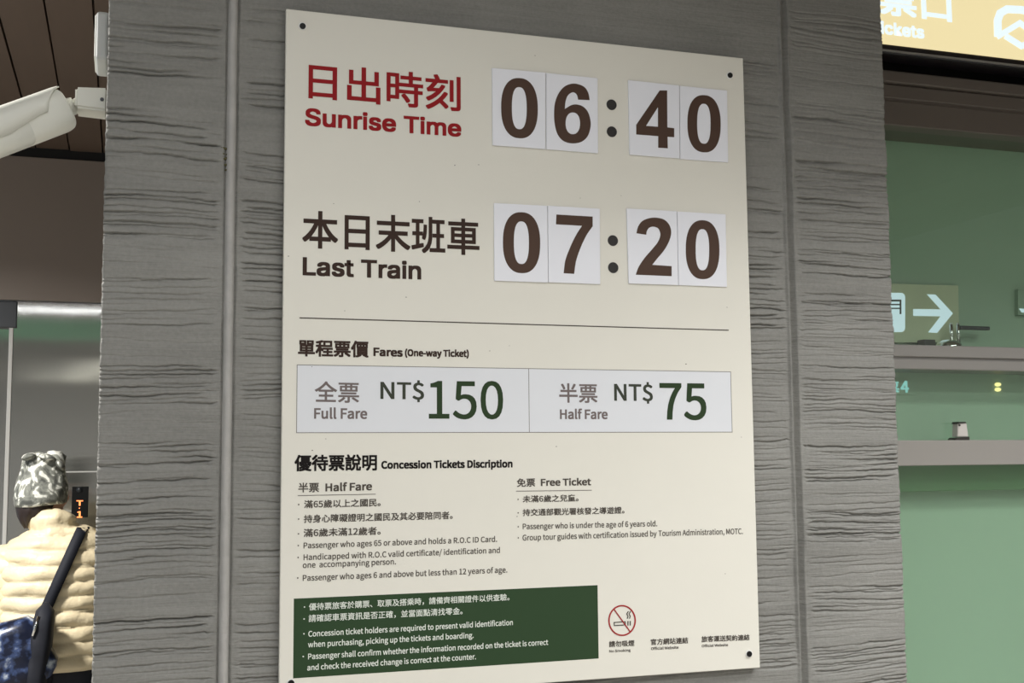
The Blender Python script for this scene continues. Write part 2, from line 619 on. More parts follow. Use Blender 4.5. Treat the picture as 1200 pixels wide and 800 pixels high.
    vee = np.clip(1 - np.abs(d - 0.001) / 0.0085, 0, 1) ** 0.7 * 0.011
    Hh = np.where(np.abs(d) < 0.016, Hh * np.clip((np.abs(d) - 0.010) / 0.004, 0, 1) + vee - lip, Hh)
    # worn arrises
    e0, e1 = X - PX0, PX1 - X
    chip = 0.0010 + 0.0008 * np.clip(wob(zs, 51, 0.8, 60) + wob(zs, 52, 0.6, 190), 0, 2)[:, None]
    Hh += np.clip(1 - e0 / 0.004, 0, 1) ** 2 * chip * 2 + np.clip(1 - e1 / 0.004, 0, 1) ** 2 * chip
    nz, nx = X.shape
    V = np.stack((X, Hh, Z), -1).reshape(-1, 3)
    edge = wob(zs, 61, 0.0002, 20) + wob(zs, 62, 0.0004, 240)
    V = V.reshape(nz, nx, 3)
    V[:, 0, 0] += edge
    V[:, -1, 0] += wob(zs, 63, 0.0002, 22) + wob(zs, 64, 0.0004, 250)
    V = V.reshape(-1, 3)
    idx = np.arange(nz * nx).reshape(nz, nx)
    F = np.stack((idx[:-1, :-1], idx[:-1, 1:], idx[1:, 1:], idx[1:, :-1]), -1).reshape(-1, 4)
    # back corners per row
    bl = np.stack((np.full(nz, PX0), np.full(nz, PD), zs), -1)
    br = np.stack((np.full(nz, PX1), np.full(nz, PD), zs), -1)
    o1 = len(V)
    V = np.concatenate((V, bl, br))
    il, ir = o1 + np.arange(nz), o1 + nz + np.arange(nz)
    F = np.concatenate((F, np.stack((il[:-1], idx[:-1, 0], idx[1:, 0], il[1:]), -1),
                        np.stack((idx[:-1, -1], ir[:-1], ir[1:], idx[1:, -1]), -1),
                        np.stack((ir[:-1], il[:-1], il[1:], ir[1:]), -1)))
    me = bpy.data.meshes.new('pillar')
    me.vertices.add(len(V))
    me.vertices.foreach_set('co', V.astype(np.float32).ravel())
    me.loops.add(F.size)
    me.loops.foreach_set('vertex_index', F.astype(np.int32).ravel())
    me.polygons.add(len(F))
    me.polygons.foreach_set('loop_start', np.arange(0, F.size, 4, dtype=np.int32))
    me.polygons.foreach_set('loop_total', np.full(len(F), 4, dtype=np.int32))
    sm = np.zeros(len(F), dtype=bool)
    sm[:(nz - 1) * (nx - 1)] = True
    me.polygons.foreach_set('use_smooth', sm)
    mi = np.zeros(len(F), dtype=np.int32)
    fx = 0.5 * (X[:-1, :-1] + X[:-1, 1:])
    mi[:(nz - 1) * (nx - 1)] = (np.abs(fx - JL) < 0.0072).astype(np.int32).ravel()
    me.materials.append(M['concrete'])
    me.materials.append(M['mortar'])
    me.polygons.foreach_set('material_index', mi)
    me.update(calc_edges=True)
    me.validate()
    return link_mesh('pillar', me)


struct(pillar())

# ------------------------------------------------------------------ ticket window on the right
GW0, GW1 = 1.20, 4.2
YP = 0.47                                     # green panel behind the glass
struct(box('wall_booth', (GW0, YP, 0), (GW1, YP + 0.08, CEIL), M['green']))
win = struct(empty('window_1', (2.2, 0.4, 0)))
xm = 1120
zh0, zh1, zh2, zh3 = zat(xm, 90, 0.33), zat(xm, 104, 0.33), zat(xm, 124, 0.345), zat(xm, 153.5, 0.345)
bm = bmesh.new()
bm_box(bm, (GW0, 0.345, zh2 + 0.003), (GW1, YP, zh1), 0.003)
bm_box(bm, (GW0, 0.333, zh1 + 0.001), (GW1, YP, zh0), 0.003)
bm_box(bm, (GW0, 0.345, zh3), (GW1, YP, zh2 - 0.002), 0.003)
bm_box(bm, (GW0, 0.349, zh2 - 0.003), (GW1, YP, zh2 + 0.004))
obj('window_header', bm, M['taupe'], win)
box('window_recess_shade', (GW0, 0.42, zh0), (GW1, YP, CEIL), M['shadowgap'], win)  # shade in the recess above the header, put in as black colour
Y1 = 0.365
za, zb, zc, zd = zat(xm, 405, Y1), zat(xm, 419, Y1), zat(xm, 421.5, Y1), zat(xm, 433.5, Y1)
bm = bmesh.new()
bm_box(bm, (GW0, Y1, zb), (GW1, YP, za), 0.003)
bm_box(bm, (GW0, Y1, zd), (GW1, YP, zc), 0.003)
bm_box(bm, (GW0, Y1 + 0.008, zc - 0.001), (GW1, YP, zb + 0.001))
obj('window_rail', bm, M['rail'], win)
Z_SH1 = za
Y2 = 0.35
ze, zf = zat(xm, 515.5, Y2), zat(xm, 545, Y2)
box('window_ledge', (GW0, Y2, zf), (GW1, YP, ze), M['ledge'], win, 0.002)
Z_SH2 = ze
box('window_green_strip', (GW0, 0.425, zat(xm, 575, 0.425)), (GW1, YP, zf), mat('darker_green_strip', srgb(104, 140, 100), 0.5, var=0.03), win, 0.002)  # darker green strip directly below the ledge
YG = 0.385
for (a, b) in ((zh3, za), (zd, ze)):
    box('window_pane', (GW0, YG, b - 0.0), (GW1, YG + 0.004, a), M['glass'], win)
box('window_pane', (GW0, YG, 0.75), (GW1, YG + 0.004, zf), M['glass'], win)
struct(box('wall_counter', (GW0, 0.31, 0), (GW1, 0.42, 0.75), M['hall']))

# things on the window ledges
st = tag(empty('chrome_stand', (xat(1111, 404, 0.43), 0.43, Z_SH1)),
         'small chrome domed stand with two posts and flat arm on the upper window rail', 'stand')
c = at(1111, 404, 0.43)
bm = bmesh.new()
prof = [(0.034, 0), (0.034, 0.004), (0.029, 0.012), (0.020, 0.019), (0.010, 0.022)]
bm_loft(bm, [[(c.x + r * math.cos(a * math.pi / 16), 0.428 + r * math.sin(a * math.pi / 16), Z_SH1 + h) for a in range(32)] for r, h in prof])
obj('dome', bm, M['chrome'], st, True)
for px in (1114.5, 1122.5):
    q = at(px, 380, 0.43)
    bm = bmesh.new()
    bm_cyl(bm, (q.x, 0.43, Z_SH1 + 0.012), (q.x, 0.43, q.z), 0.0042)
    bm_cyl(bm, (q.x, 0.43, q.z), (q.x, 0.43, q.z + 0.004), 0.0042, 0.002)
    obj('post', bm, M['chrome'], st, True)
q0, q1 = at(1124, 381.5, 0.43), at(1159, 387, 0.43)
box('arm', (q0.x, 0.425, q1.z), (q1.x, 0.437, q0.z), M['darkmetal'], st, 0.002)
q0, q1 = at(1079, 398, 0.43), at(1092, 403, 0.43)
box('cable_clamp', (q0.x, 0.415, Z_SH1), (q1.x, 0.445, q0.z), M['darkp'], st, 0.002)

la = tag(empty('window_latch', (xat(1125, 512, 0.367), 0.367, Z_SH2)),
         'small pale wedge shaped latch with a dark base on the lower grey ledge', 'latch')
yl = 0.367
P = lambda px, py: (lambda v: (v.x, v.z))(at(px, py, yl))
b0, b1 = at(1115, 512, yl), at(1132, 509, yl)
bm = bmesh.new()
bm_prism_y(bm, [(b0.x, Z_SH2), (b1.x, Z_SH2), (b1.x, Z_SH2 + 0.008), (b0.x + 0.006, Z_SH2 + 0.006), (b0.x, Z_SH2 + 0.002)], yl - 0.012, yl + 0.014)
obj('base', bm, M['darkp'], la)
bm = bmesh.new()
bm_prism_y(bm, [(P(1119, 508)[0], Z_SH2 + 0.008), (P(1132, 508)[0], Z_SH2 + 0.008), P(1130, 495.5), P(1120, 495.5)], yl - 0.009, yl + 0.012)
bmesh.ops.bevel(bm, geom=list(bm.edges), offset=0.0015, segments=2, affect='EDGES')
obj('body', bm, M['greyp'], la)
bm = bmesh.new()
bm_prism_y(bm, [P(1119, 496.5), P(1129, 495.8), P(1128, 494.2), P(1120, 494.2)], yl - 0.011, yl + 0.012)
obj('cap', bm, M['darkp'], la)
q = at(1124.5, 498, yl - 0.0095)
bm = bmesh.new()
bm_cyl(bm, (q.x, yl - 0.0105, q.z), (q.x, yl - 0.008, q.z), 0.0024)
obj('screw', bm, M['darkp'], la)

# direction sign reflected in the glass, built as a glowing board on the panel
YS = YP - 0.012
ds = tag(empty('reflected_sign', (xat(1080, 402, YS), YP, zat(1080, 402, YS))),
         'olive reflected sign with white ticket pictogram and right-pointing arrow behind the upper glass', 'sign')


def S(px, py):
    v = at(px, py, YS)
    return (v.x, v.z)


bm = bmesh.new()
bm_prism_y(bm, [S(1015, 331.5), S(1123, 334.5), S(1124, 401), S(1015, 401)], YS, YP)
obj('reflected_sign_face', bm, M['olive_reflect'], ds)


def round_rect(x0, y0, x1, y1, r, n=6):
    out = []
    for cx, cy, a0 in ((x1 - r, y0 + r, -90), (x1 - r, y1 - r, 0), (x0 + r, y1 - r, 90), (x0 + r, y0 + r, 180)):
        for k in range(n + 1):
            a = math.radians(a0 + 90 * k / n)
            out.append((cx + r * math.cos(a), cy + r * math.sin(a)))
    return out


ic = flat_fill('reflected_ticket_pictogram', [[S(*p) for p in round_rect(1026, 343, 1060.5, 389, 5)]], YS - 0.0003, M['pict_glint'], ds)
for (a, b, c_, d) in ((1034, 351, 1056, 353.2), (1040, 356, 1055, 357.6), (1040, 360.5, 1055, 362), (1054, 353, 1056, 368)):
    flat_fill('reflected_pictogram_line', [[S(a, b), S(c_, b), S(c_, d), S(a, d)]], YS - 0.0008, M['dgrey'], ic)
flat_fill('reflected_arrow', [[S(*p) for p in ((1070, 362), (1102, 362.3), (1086, 344.8), (1096, 345), (1116.5, 367), (1098, 390), (1087.5, 389.3), (1102, 370.5), (1070, 370))]],
          YS - 0.0003, M['pict_glint'], ds)
es = tag(empty('edge_sign_reflection', (xat(1215, 372, YS), YP, zat(1215, 372, YS))), 'pale reflected sign with a white bar cut by the photo edge behind upper glass', 'sign')  # second sign reflected in the glass, built as a board with a glowing bar
bm = bmesh.new()
bm_prism_y(bm, [S(1193, 339), S(1262, 342), S(1262, 372), S(1193, 369)], YS, YP)
obj('reflected_sign_face', bm, mat('pale_reflected_sign_face', srgb(150, 172, 150), 0.5), es)
flat_fill('white_bar', [[S(1194, 361.5), S(1240, 362.5), S(1240, 367), S(1197, 366)]], YS - 0.0003, M['pict_glint'], es)

ls = tag(empty('letter_reflection', (xat(1052, 462, YS), YP, zat(1052, 462, YS))), 'small teal reflected letters on the green panel between the two window bars', 'sign')  # teal reflection in the glass, put in as glowing letters
bm = bmesh.new()
bm_prism_y(bm, [S(1030, 444), S(1070, 445), S(1070, 462), S(1030, 462)], YP - 0.004, YP)
obj('reflection_backing', bm, M['green'], ls)
for body, L_, R_, t_ in (('票', (1034, 460), (1054, 460), 447), ('4', (1055.5, 460), (1065.5, 460), 446)):
    lettering('reflected_letter', body, NOTO, L_, R_, t_, M['teal_glint'], ls, YP - 0.0045, bold=0.03, ink=True)
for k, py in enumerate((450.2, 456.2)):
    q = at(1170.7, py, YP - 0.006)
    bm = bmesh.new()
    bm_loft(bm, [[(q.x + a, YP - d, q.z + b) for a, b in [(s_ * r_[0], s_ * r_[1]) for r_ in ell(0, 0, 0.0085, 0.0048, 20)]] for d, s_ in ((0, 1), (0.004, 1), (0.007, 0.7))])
    o = obj('lamp_reflection', bm, M['warm_glint'], None, True)  # warm reflection in the glass, put in as a glowing oval
    tag(o, ('upper' if k == 0 else 'lower') + ' of two small oval yellow reflections on the green panel', 'reflection', 'yellow oval reflections')

# yellow light box above the window
YX = 0.275
lb = tag(empty('lightbox_sign', (xat(1150, 62, YX), YX + 0.04, zat(1150, 64, YX))), 'yellow backlit ticket office sign hanging above the green window', 'sign')
zl = zat(1120, 61, YX)
zb1 = zat(1120, 71, YX)
box('case', (1.05, YX + 0.004, zb1), (3.0, YX + 0.062, CEIL - 0.001), M['darkbox'], lb, 0.004)
box('face', (1.06, YX, zl), (2.99, YX + 0.004, CEIL - 0.06), M['yellow_lit'], lb, 0.001)
box('trim_strip', (1.06, YX - 0.002, zb1 + 0.004), (2.2, YX + 0.004, zb1 + 0.0075), M['rail'], lb)


def LBX(px, py):
    v = at(px, py, YX - 0.0005)
    return (v.x, v.z)


yl_ = YX - 0.0006
lettering('heading_lettering', '售票口', NOTO, (984, 10.5), (1116, 27.5), -29, M['white_lit'], lb, yl_, bold=0.025, ink=True)
lettering('english_lettering', 'Tickets', INTER, (1020, 38), (1083.5, 45.5), 23, M['white_lit'], lb, yl_, bold=0.03)


def stroke(pts, w):
    """Closed outline of a thick mitred polyline in photo points."""
    P_ = [Vector(p) for p in pts]
    L_, R_ = [], []
    for i, p in enumerate(P_):
        d0 = (p - P_[i - 1]).normalized() if i else (P_[1] - p).normalized()
        d1 = (P_[i + 1] - p).normalized() if i < len(P_) - 1 else d0
        t = (d0 + d1).normalized()
        n = Vector((-t.y, t.x))
        k = w / 2 / max(0.5, n.dot(Vector((-d0.y, d0.x))))
        L_.append(p + n * k)
        R_.append(p - n * k)
    return L_ + R_[::-1]


arch = [(1169.5, 43), (1169, 24), (1172, 15.5), (1180, 10.8), (1196, 11.5), (1214, 14.5), (1224, 21), (1226, 34), (1226, 50)]
pg = flat_fill('emblem_arch', [[LBX(*p) for p in stroke(arch, 9)]], yl_, M['white_lit'], lb)
flat_fill('emblem_peak', [[LBX(*p) for p in stroke([(1168, 43.5), (1195, 27), (1226, 50)], 6.5)]], yl_ - 0.0005, M['white_lit'], lb)
flat_fill('emblem_base', [[LBX(*p) for p in stroke([(1178, 42), (1197, 54), (1216, 46)], 7)]], yl_, M['white_lit'], lb)

# ------------------------------------------------------------------ the notice board
YBD = -0.016                               # front of the board
p_tl, p_br = at(333.5, 10, YBD), at(892.7, 782, YBD)
BX0, BX1, BZ0, BZ1 = 0.5 * (xat(331.3, 380, YBD) + p_tl.x), 0.5 * (xat(878, 340, YBD) + xat(885, 560, YBD)), zat(892, 782, YBD), p_tl.z
BX0 = xat(332, 330, YBD)
board = tag(empty('notice_board', ((BX0 + BX1) / 2, 0, BZ0)), 'large cream timetable and fares board bolted to the grey concrete pillar', 'sign board')
box('panel', (BX0, YBD, BZ0), (BX1, YBD + 0.010, BZ1), M['board'], board, 0.0012)
YT = YBD - 0.0004


def T(name, body, fnt, L, R, top, m, **kw):
    return lettering(name, body, fnt, L, R, top, M[m], board, YT, **kw)


def BP(px, py, Y=YT):
    v = at(px, py, Y)
    return (v.x, v.z)


for (px, py) in ((354.5, 31), (855, 88.5), (877.5, 765.8), (341, 800)):
    q = at(px, py, YBD)
    bm = bmesh.new()
    bm_cyl(bm, (q.x, YBD - 0.0012, q.z), (q.x, YBD + 0.002, q.z), 0.0072, n=28)
    w = obj('washer', bm, M['ferrule'], board)
    bm = bmesh.new()
    bm_cyl(bm, (q.x, YBD - 0.0032, q.z), (q.x, 0.004, q.z), 0.0052, 0.0052, n=20)
    obj('bolt', bm, M['bolt'], w)

# heading rows
T('sunrise_heading', '日出時刻', NOTO, (361.3, 115.5), (540, 131), 72.5, 'red', bold=0.014, ink=True)
T('sunrise_lettering', 'Sunrise Time', INTER, (357.3, 147), (540.7, 160.5), 126.3, 'red', bold=0.025)
T('train_heading', '本日末班車', NOTO, (354, 290.5), (562, 299.5), 246, 'ink', bold=0.016, ink=True)
T('train_lettering', 'Last Train', INTER, (354.5, 322.5), (493.7, 327.5), 301, 'ink', bold=0.025)
# colons of the two times: round black studs
for (px, py) in ((716.7, 122.7), (717, 154.3), (718.2, 281.8), (718.6, 313.5)):
    q = at(px, py, YT)
    bm = bmesh.new()
    bm_cyl(bm, (q.x, YBD - 0.0012, q.z), (q.x, YBD + 0.001, q.z), 0.0099, 0.0102, n=36)
    obj('colon_dot', bm, M['magnet'], board)


def rule(name, a, b, th, m):
    za_, zb_ = BP(*a), BP(*b)
    flat_fill(name, [[(za_[0], za_[1] - th / 2), (zb_[0], zb_[1] - th / 2), (zb_[0], zb_[1] + th / 2), (za_[0], za_[1] + th / 2)]],
              YBD - 0.0001, M[m], board, 0.0003)


rule('divider_rule', (351, 372.3), (854, 386.8), 0.0019, 'bodyink')
T('fares_heading', '單程票價', NOTO, (349, 417.5), (432, 419), 397.5, 'ink', bold=0.026, ink=True)
T('fares_lettering', 'Fares', NOTO, (437.5, 417), (472, 418), 407, 'ink', bold=0.042)
T('fares_note_lettering', '(One-way Ticket)', NOTO, (474.5, 417.3), (549.5, 418.3), 409, 'ink', bold=0.042)
# fare table
tl, tr, br_, bl_ = BP(347.8, 427.2), BP(857, 435), BP(858, 506.6), BP(347.2, 507)
fx0, fx1, fz0, fz1 = (tl[0] + bl_[0]) / 2, (tr[0] + br_[0]) / 2, (br_[1] + bl_[1]) / 2, (tl[1] + tr[1]) / 2
box('fare_table', (fx0, YBD - 0.00015, fz0), (fx1, YBD + 0.0005, fz1), M['farebox'], board)
lw = 0.0011
bm = bmesh.new()
xd = BP(620, 470)[0]
for a in ((fx0, fz0, fx1, fz0 + lw), (fx0, fz1 - lw, fx1, fz1), (fx0, fz0, fx0 + lw, fz1), (fx1 - lw, fz0, fx1, fz1), (xd - lw / 2, fz0, xd + lw / 2, fz1)):
    bm_box(bm, (a[0], YBD - 0.0003, a[1]), (a[2], YBD - 0.0001, a[3]))
obj('fare_table_lines', bm, M['lineink'], board)
T('full_fare_heading', '全票', NOTO, (368.7, 471.3), (420.8, 472), 446.3, 'greyink', bold=0.012, ink=True)
T('full_fare_lettering', 'Full Fare', NOTO, (368, 490.5), (430.3, 490.7), 478, 'greyink', bold=0.026)
T('currency_lettering', 'NT$', NOTO, (445.7, 467.3), (497, 468), 447.2, 'dgrey', bold=0.016)
T('full_price_lettering', '150', NOTO, (502.5, 490.4), (589.8, 490.6), 446, 'dgreen', bold=0.009)
T('half_fare_heading', '半票', NOTO, (655.4, 471.7), (700.2, 472), 448.7, 'greyink', bold=0.014, ink=True)
T('half_fare_lettering', 'Half Fare', NOTO, (656.2, 490.9), (712.2, 490.9), 479.5, 'greyink', bold=0.028)
T('currency_lettering', 'NT$', NOTO, (719.8, 469.4), (765.2, 469.8), 449.6, 'dgrey', bold=0.016)
T('half_price_lettering', '75', NOTO, (773.5, 491.6), (828.2, 491.6), 448.5, 'dgreen', bold=0.012)
# concession section
T('concession_heading', '優待票說明', NOTO, (345, 552.3), (441.8, 551.3), 532.6, 'black', bold=0.026, ink=True)
T('concession_lettering', 'Concession Tickets Discription', NOTO, (446.8, 549.2), (600.7, 547.6), 540, 'black', bold=0.040)
T('half_ticket_heading', '半票', NOTO, (349.5, 577), (373.8, 576.5), 565.5, 'bodyink', bold=0.016, ink=True)
T('half_ticket_lettering', 'Half Fare', NOTO, (381.3, 575.7), (436, 574.2), 566.3, 'bodyink', bold=0.030)
rule('heading_rule', (349, 580.5), (440.3, 578.8), 0.0012, 'lineink')
T('list_lettering', '滿65歲以上之國民。', NOTO, (356.3, 595.5), (446, 593), 586, 'bodyink', bold=0.016, ink=True, bullet=(350, 591))
T('list_lettering', '持身心障礙證明之國民及其必要陪同者。', NOTO, (356, 612.6), (530.5, 608), 603, 'bodyink', bold=0.016, ink=True, bullet=(350, 608))
T('list_lettering', '滿6歲未滿12歲者。', NOTO, (355.7, 629.2), (446, 626.3), 619.5, 'bodyink', bold=0.016, ink=True, bullet=(349.8, 625.3))
T('list_lettering', 'Passenger who ages 65 or above and holds a R.O.C ID Card.', NOTO, (355.7, 642.4), (582.5, 634.6), 635.6, 'bodyink', bullet=(349.6, 639), bold=0.012)
T('list_lettering', 'Handicapped with R.O.C valid certificate/ identification and', NOTO, (355.7, 656.2), (585.8, 647.6), 649.4, 'bodyink', bullet=(349.4, 653), bold=0.012)
T('list_lettering', 'one  accompanying person.', NOTO, (354.8, 665.4), (464, 661), 658.6, 'bodyink', bold=0.012)
T('list_lettering', 'Passenger who ages 6 and above but less than 12 years of age.', NOTO, (354.8, 680.5), (594.5, 670.6), 673.6, 'bodyink', bullet=(348.9, 677), bold=0.012)
T('free_ticket_heading', '免票', NOTO, (605.7, 570.6), (627.2, 570), 560.5, 'bodyink', bold=0.016, ink=True)
T('free_ticket_lettering', 'Free Ticket', NOTO, (633.8, 569.2), (692.7, 568.4), 560.9, 'bodyink', bold=0.030)
rule('heading_rule', (605, 575.3), (693.5, 574.2), 0.0012, 'lineink')
T('list_lettering', '未滿6歲之兒童。', NOTO, (612.6, 588.8), (678, 587.2), 580.4, 'bodyink', bold=0.016, ink=True, bullet=(607.2, 585))
T('list_lettering', '持交通部觀光署核發之導遊證。', NOTO, (612.5, 604.6), (731.8, 601.5), 596.2, 'bodyink', bold=0.016, ink=True, bullet=(607.2, 600.7))
T('list_lettering', 'Passenger who is under the age of 6 years old.', NOTO, (612.6, 620), (770.2, 616.4), 613.4, 'bodyink', bullet=(607.3, 617), bold=0.012)
T('list_lettering', 'Group tour guides with certification issued by', NOTO, (612.4, 633.2), (769.6, 628.2), 626.5, 'bodyink', bullet=(607.4, 630), bold=0.012)
T('list_lettering', 'Tourism Administration, MOTC.', NOTO, (771.8, 628), (870.6, 625.4), 621.4, 'bodyink', bold=0.010)
# green rules panel
gp = [BP(345, 701.8), BP(700, 684.9), BP(702, 771), BP(342.8, 795)]
gx0, gx1, gz0, gz1 = (gp[0][0] + gp[3][0]) / 2, (gp[1][0] + gp[2][0]) / 2, (gp[2][1] + gp[3][1]) / 2, (gp[0][1] + gp[1][1]) / 2
box('green_field', (gx0, YBD - 0.00015, gz0), (gx1, YBD + 0.0005, gz1), M['greenpanel'], board)
for (body, L, R, t, ink, bu) in (
        ('優待票旅客於購票、取票及搭乘時，請備齊相關證件以供查驗。', (362, 715.3), (597, 703.5), 706.5, True, (356.8, 711)),
        ('請確認車票資訊是否正確，並當面點清找零金。', (361.6, 729), (542, 719.8), 720, True, (356.4, 725)),
        ('Concession ticket holders are required to present valid identification', (361.3, 745.9), (601, 732.2), 739.2, False, (356.2, 742.4)),
        ('when purchasing, picking up the tickets and boarding.', (360.9, 758.4), (555, 747.2), 751.7, False, None),
        ('Passenger shall confirm whether the information recorded on the ticket is correct', (361, 772.4), (642.4, 755.3), 765.7, False, (355.4, 769)),
        ('and check the received change is correct at the counter.', (360, 785.4), (557.8, 772.2), 778.7, False, None)):
    T('rules_lettering', body, NOTO, L, R, t, 'whiteink', bold=0.010 if ink else 0.016, ink=ink, bullet=bu)
# no-smoking mark
ns = flat_fill('no_smoking_ring', [[BP(*p) for p in ell(729, 726.8, 16.2, 18.2, 56)], [BP(*p) for p in ell(729, 726.8, 14.5, 16.5, 56)]], YBD - 0.0002, M['ring'], board)
flat_fill('slash', [[BP(*p) for p in stroke([(719.8, 714), (738.2, 739.6)], 1.3)]], YBD - 0.0004, M['ring'], ns)
a, b, c_, d = (719.2, 728.6), (733.2, 727.6), (733.4, 732.4), (719.4, 733.3)
ai, bi, ci, di = (720.3, 729.6), (732.2, 728.7), (732.3, 731.5), (720.4, 732.2)
flat_fill('cigarette', [[BP(*p) for p in (a, b, c_, d)], [BP(*p) for p in (ai, bi, ci, di)]], YBD - 0.0002, M['bodyink'], ns)
for xx in (735.3, 738):
    flat_fill('cigarette_tip', [[BP(xx, 727.4), BP(xx + 1.2, 727.3), BP(xx + 1.2, 732.6), BP(xx, 732.7)]], YBD - 0.0002, M['bodyink'], ns)
for dx in (0, 2.6):
    flat_fill('smoke_curl', [[BP(x_ + dx, y_) for x_, y_ in stroke([(736.4, 716), (734.6, 719), (736, 722), (735, 724.6)], 1.1)]], YBD - 0.0002, M['bodyink'], ns)
T('caption_lettering', '請勿吸煙', NOTO, (713.7, 758.2), (743.5, 756.6), 751, 'bodyink', bold=0.02, ink=True)
T('caption_lettering', 'No Smoking', NOTO, (714, 764.4), (739, 762.9), 761.4, 'bodyink', bold=0.02)
T('caption_lettering', '官方網站連結', NOTO, (762.6, 755.8), (806.5, 753.6), 748.4, 'bodyink', bold=0.02, ink=True)
T('caption_lettering', 'Official Website', NOTO, (763, 761.4), (795.2, 759.8), 758.2, 'bodyink', bold=0.02)
T('caption_lettering', '旅客運送契約連結', NOTO, (822, 752.3), (878.5, 749.9), 745.2, 'bodyink', bold=0.02, ink=True)
T('caption_lettering', 'Official Website', NOTO, (822.4, 758.2), (853.2, 756.7), 755.2, 'bodyink', bold=0.02)

# small nicks and specks on the enamel
bm = bmesh.new()
for (px, py, r_) in ((391, 238.5, .8), (491.5, 236, .8), (476, 348, .9), (338, 300, .9), (561, 193, .8), (533, 193.5, 1.0), (627, 65, .8),
                     (804, 426.5, 1.2), (574, 411, .8), (365.5, 429.5, .8), (366, 527.5, .9), (382, 514, .7), (460, 419, .7), (652, 523, .8),
                     (869, 512, .7), (850, 672, .8), (606, 605, .9), (404, 364, .6), (728, 229, .6), (852, 360, .8), (597, 405, .6), (680, 232, .6)):
    q = at(px, py, YT)
    vs = [bm.verts.new((q.x + r_ * 0.0014 * math.cos(a_) * random.uniform(.6, 1.1), YBD - 0.0003, q.z + r_ * 0.0010 * math.sin(a_) * random.uniform(.6, 1.1))) for a_ in [k_ * math.pi / 4 for k_ in range(8)]]
    bm.faces.new(vs)
tag(obj('specks', bm, M['bodyink'], board), kind='stuff')

# number cards: separate plates stuck on the board
Q2 = lambda L: [(570 + p[0] / 4, 60 + p[1] / 4) + tuple(p[2:]) for p in L]
Q4 = lambda L: [(570 + p[0] / 4, 220 + p[1] / 4) + tuple(p[2:]) for p in L]


def zero(x0, x1, y0, y1, sl):
    """A bold nought: outer and inner loops in photo points, leaning with the slope of the row."""
    cx, cy, rx, ry = (x0 + x1) / 2, (y0 + y1) / 2, (x1 - x0) / 2, (y1 - y0) / 2
    f = lambda L: [(x_, y_ + sl * (x_ - cx)) for x_, y_ in L]
    return [f(ell(cx, cy, rx, ry, 56, 2.35)), f(ell(cx - 0.2, cy, rx * 0.405, ry * 0.70, 48, 2.5))]


six = [smooth_closed(Q2([(484, 229, 1), (476, 192), (455, 165), (412, 152), (370, 163), (340, 195), (322, 240), (317, 290), (320, 340),
                         (333, 388), (360, 420), (402, 432), (446, 424), (476, 395), (489, 342), (478, 290), (455, 261), (425, 250),
                         (398, 253), (367, 271, 1), (371, 235), (380, 210), (395, 196), (410, 193), (424, 205), (430, 227, 1)])),
       [(570 + x_ / 4, 60 + y_ / 4) for x_, y_ in ell(405, 338, 34, 51, 40, 2.2)]]
four = [smooth_closed(Q2([(812, 184, 1), (847, 184, 1), (848, 357, 1), (880, 361, 1), (880, 403, 1), (849, 401, 1), (850, 455, 1),
                          (805, 452, 1), (805, 398, 1), (702, 390, 1), (702, 345, 1)])),
        smooth_closed(Q2([(804, 262, 1), (804, 354, 1), (748, 350, 1)]))]
seven = [smooth_closed(Q4([(328, 125, 1), (498, 135, 1), (498, 180, 1), (468, 224), (440, 284), (420, 344), (411, 403, 1), (362, 400, 1),
                           (370, 340), (392, 280), (420, 222), (448, 178, 1), (326, 171, 1)]))]
two = [smooth_closed(Q4([(703, 213, 1), (712, 180), (735, 153), (780, 140), (828, 147), (856, 172), (866, 208), (857, 248), (833, 292),
                         (800, 332), (777, 361, 1), (868, 367, 1), (868, 414, 1), (700, 407, 1), (714, 370), (742, 328), (775, 290),
                         (803, 255), (815, 224), (811, 200), (800, 187), (780, 182), (762, 188), (752, 203), (749, 220, 1)]))]
cards = (
    ('0', ((576.7, 79.5), (639.5, 85), (639.5, 174.6), (577.5, 170)), zero(587.2, 630.2, 91.5, 162, 0.06), 0.0035,
     'white number card 0 first in the sunrise time row'),
    ('6', ((640.2, 85.2), (700.4, 91.5), (701, 179.5), (640.4, 174.7)), six, 0.0032, 'white number card with a brown 6 in the sunrise time row'),
    ('4', ((736.5, 93.7), (796, 100), (796.6, 185.5), (738, 181)), four, 0.0036, 'white number card with a brown 4 in the sunrise time row'),
    ('0', ((796.7, 100.2), (852.2, 106), (853.5, 190.2), (797.3, 186.2)), zero(805.5, 844.5, 111.5, 178.5, 0.05), 0.0030,
     'white number card 0 last in the sunrise time row, beside the 4'),
    ('0', ((579, 237.7), (641.4, 241), (642.4, 331), (579.6, 328.8)), zero(589.3, 633, 248.6, 320, 0.035), 0.0034,
     'white number card 0 first in the last train row'),
    ('7', ((642, 240.8), (703, 244.5), (703.6, 333), (643, 330.6)), seven, 0.0031, 'white number card with a brown 7 in the last train row'),
    ('2', ((734.5, 244), (793.2, 247.4), (795, 334), (737, 332)), two, 0.0036, 'white number card with a brown 2 in the last train row'),
    ('0', ((793.8, 247.6), (850.5, 251), (852, 336.2), (795.6, 334)), zero(803.6, 843, 258, 327, 0.03), 0.0031,
     'white number card 0 last in the last train row, beside the 2'),
)
for (dg, q, cont, th, label) in cards:
    yf = YBD - th
    pts = [BP(*p, Y=yf) for p in q]
    bm = bmesh.new()
    bm_prism_y(bm, pts, yf, YBD)
    bmesh.ops.bevel(bm, geom=list(bm.edges), offset=0.0005, segments=1, affect='EDGES')
    o = obj('number_card', bm, M['card'])
    tag(o, label, 'number card', 'number cards on the timetable board')
    flat_fill('digit', [[BP(p[0], p[1], Y=yf) for p in cc] for cc in cont], yf, M['brown'], o, 0.0003)

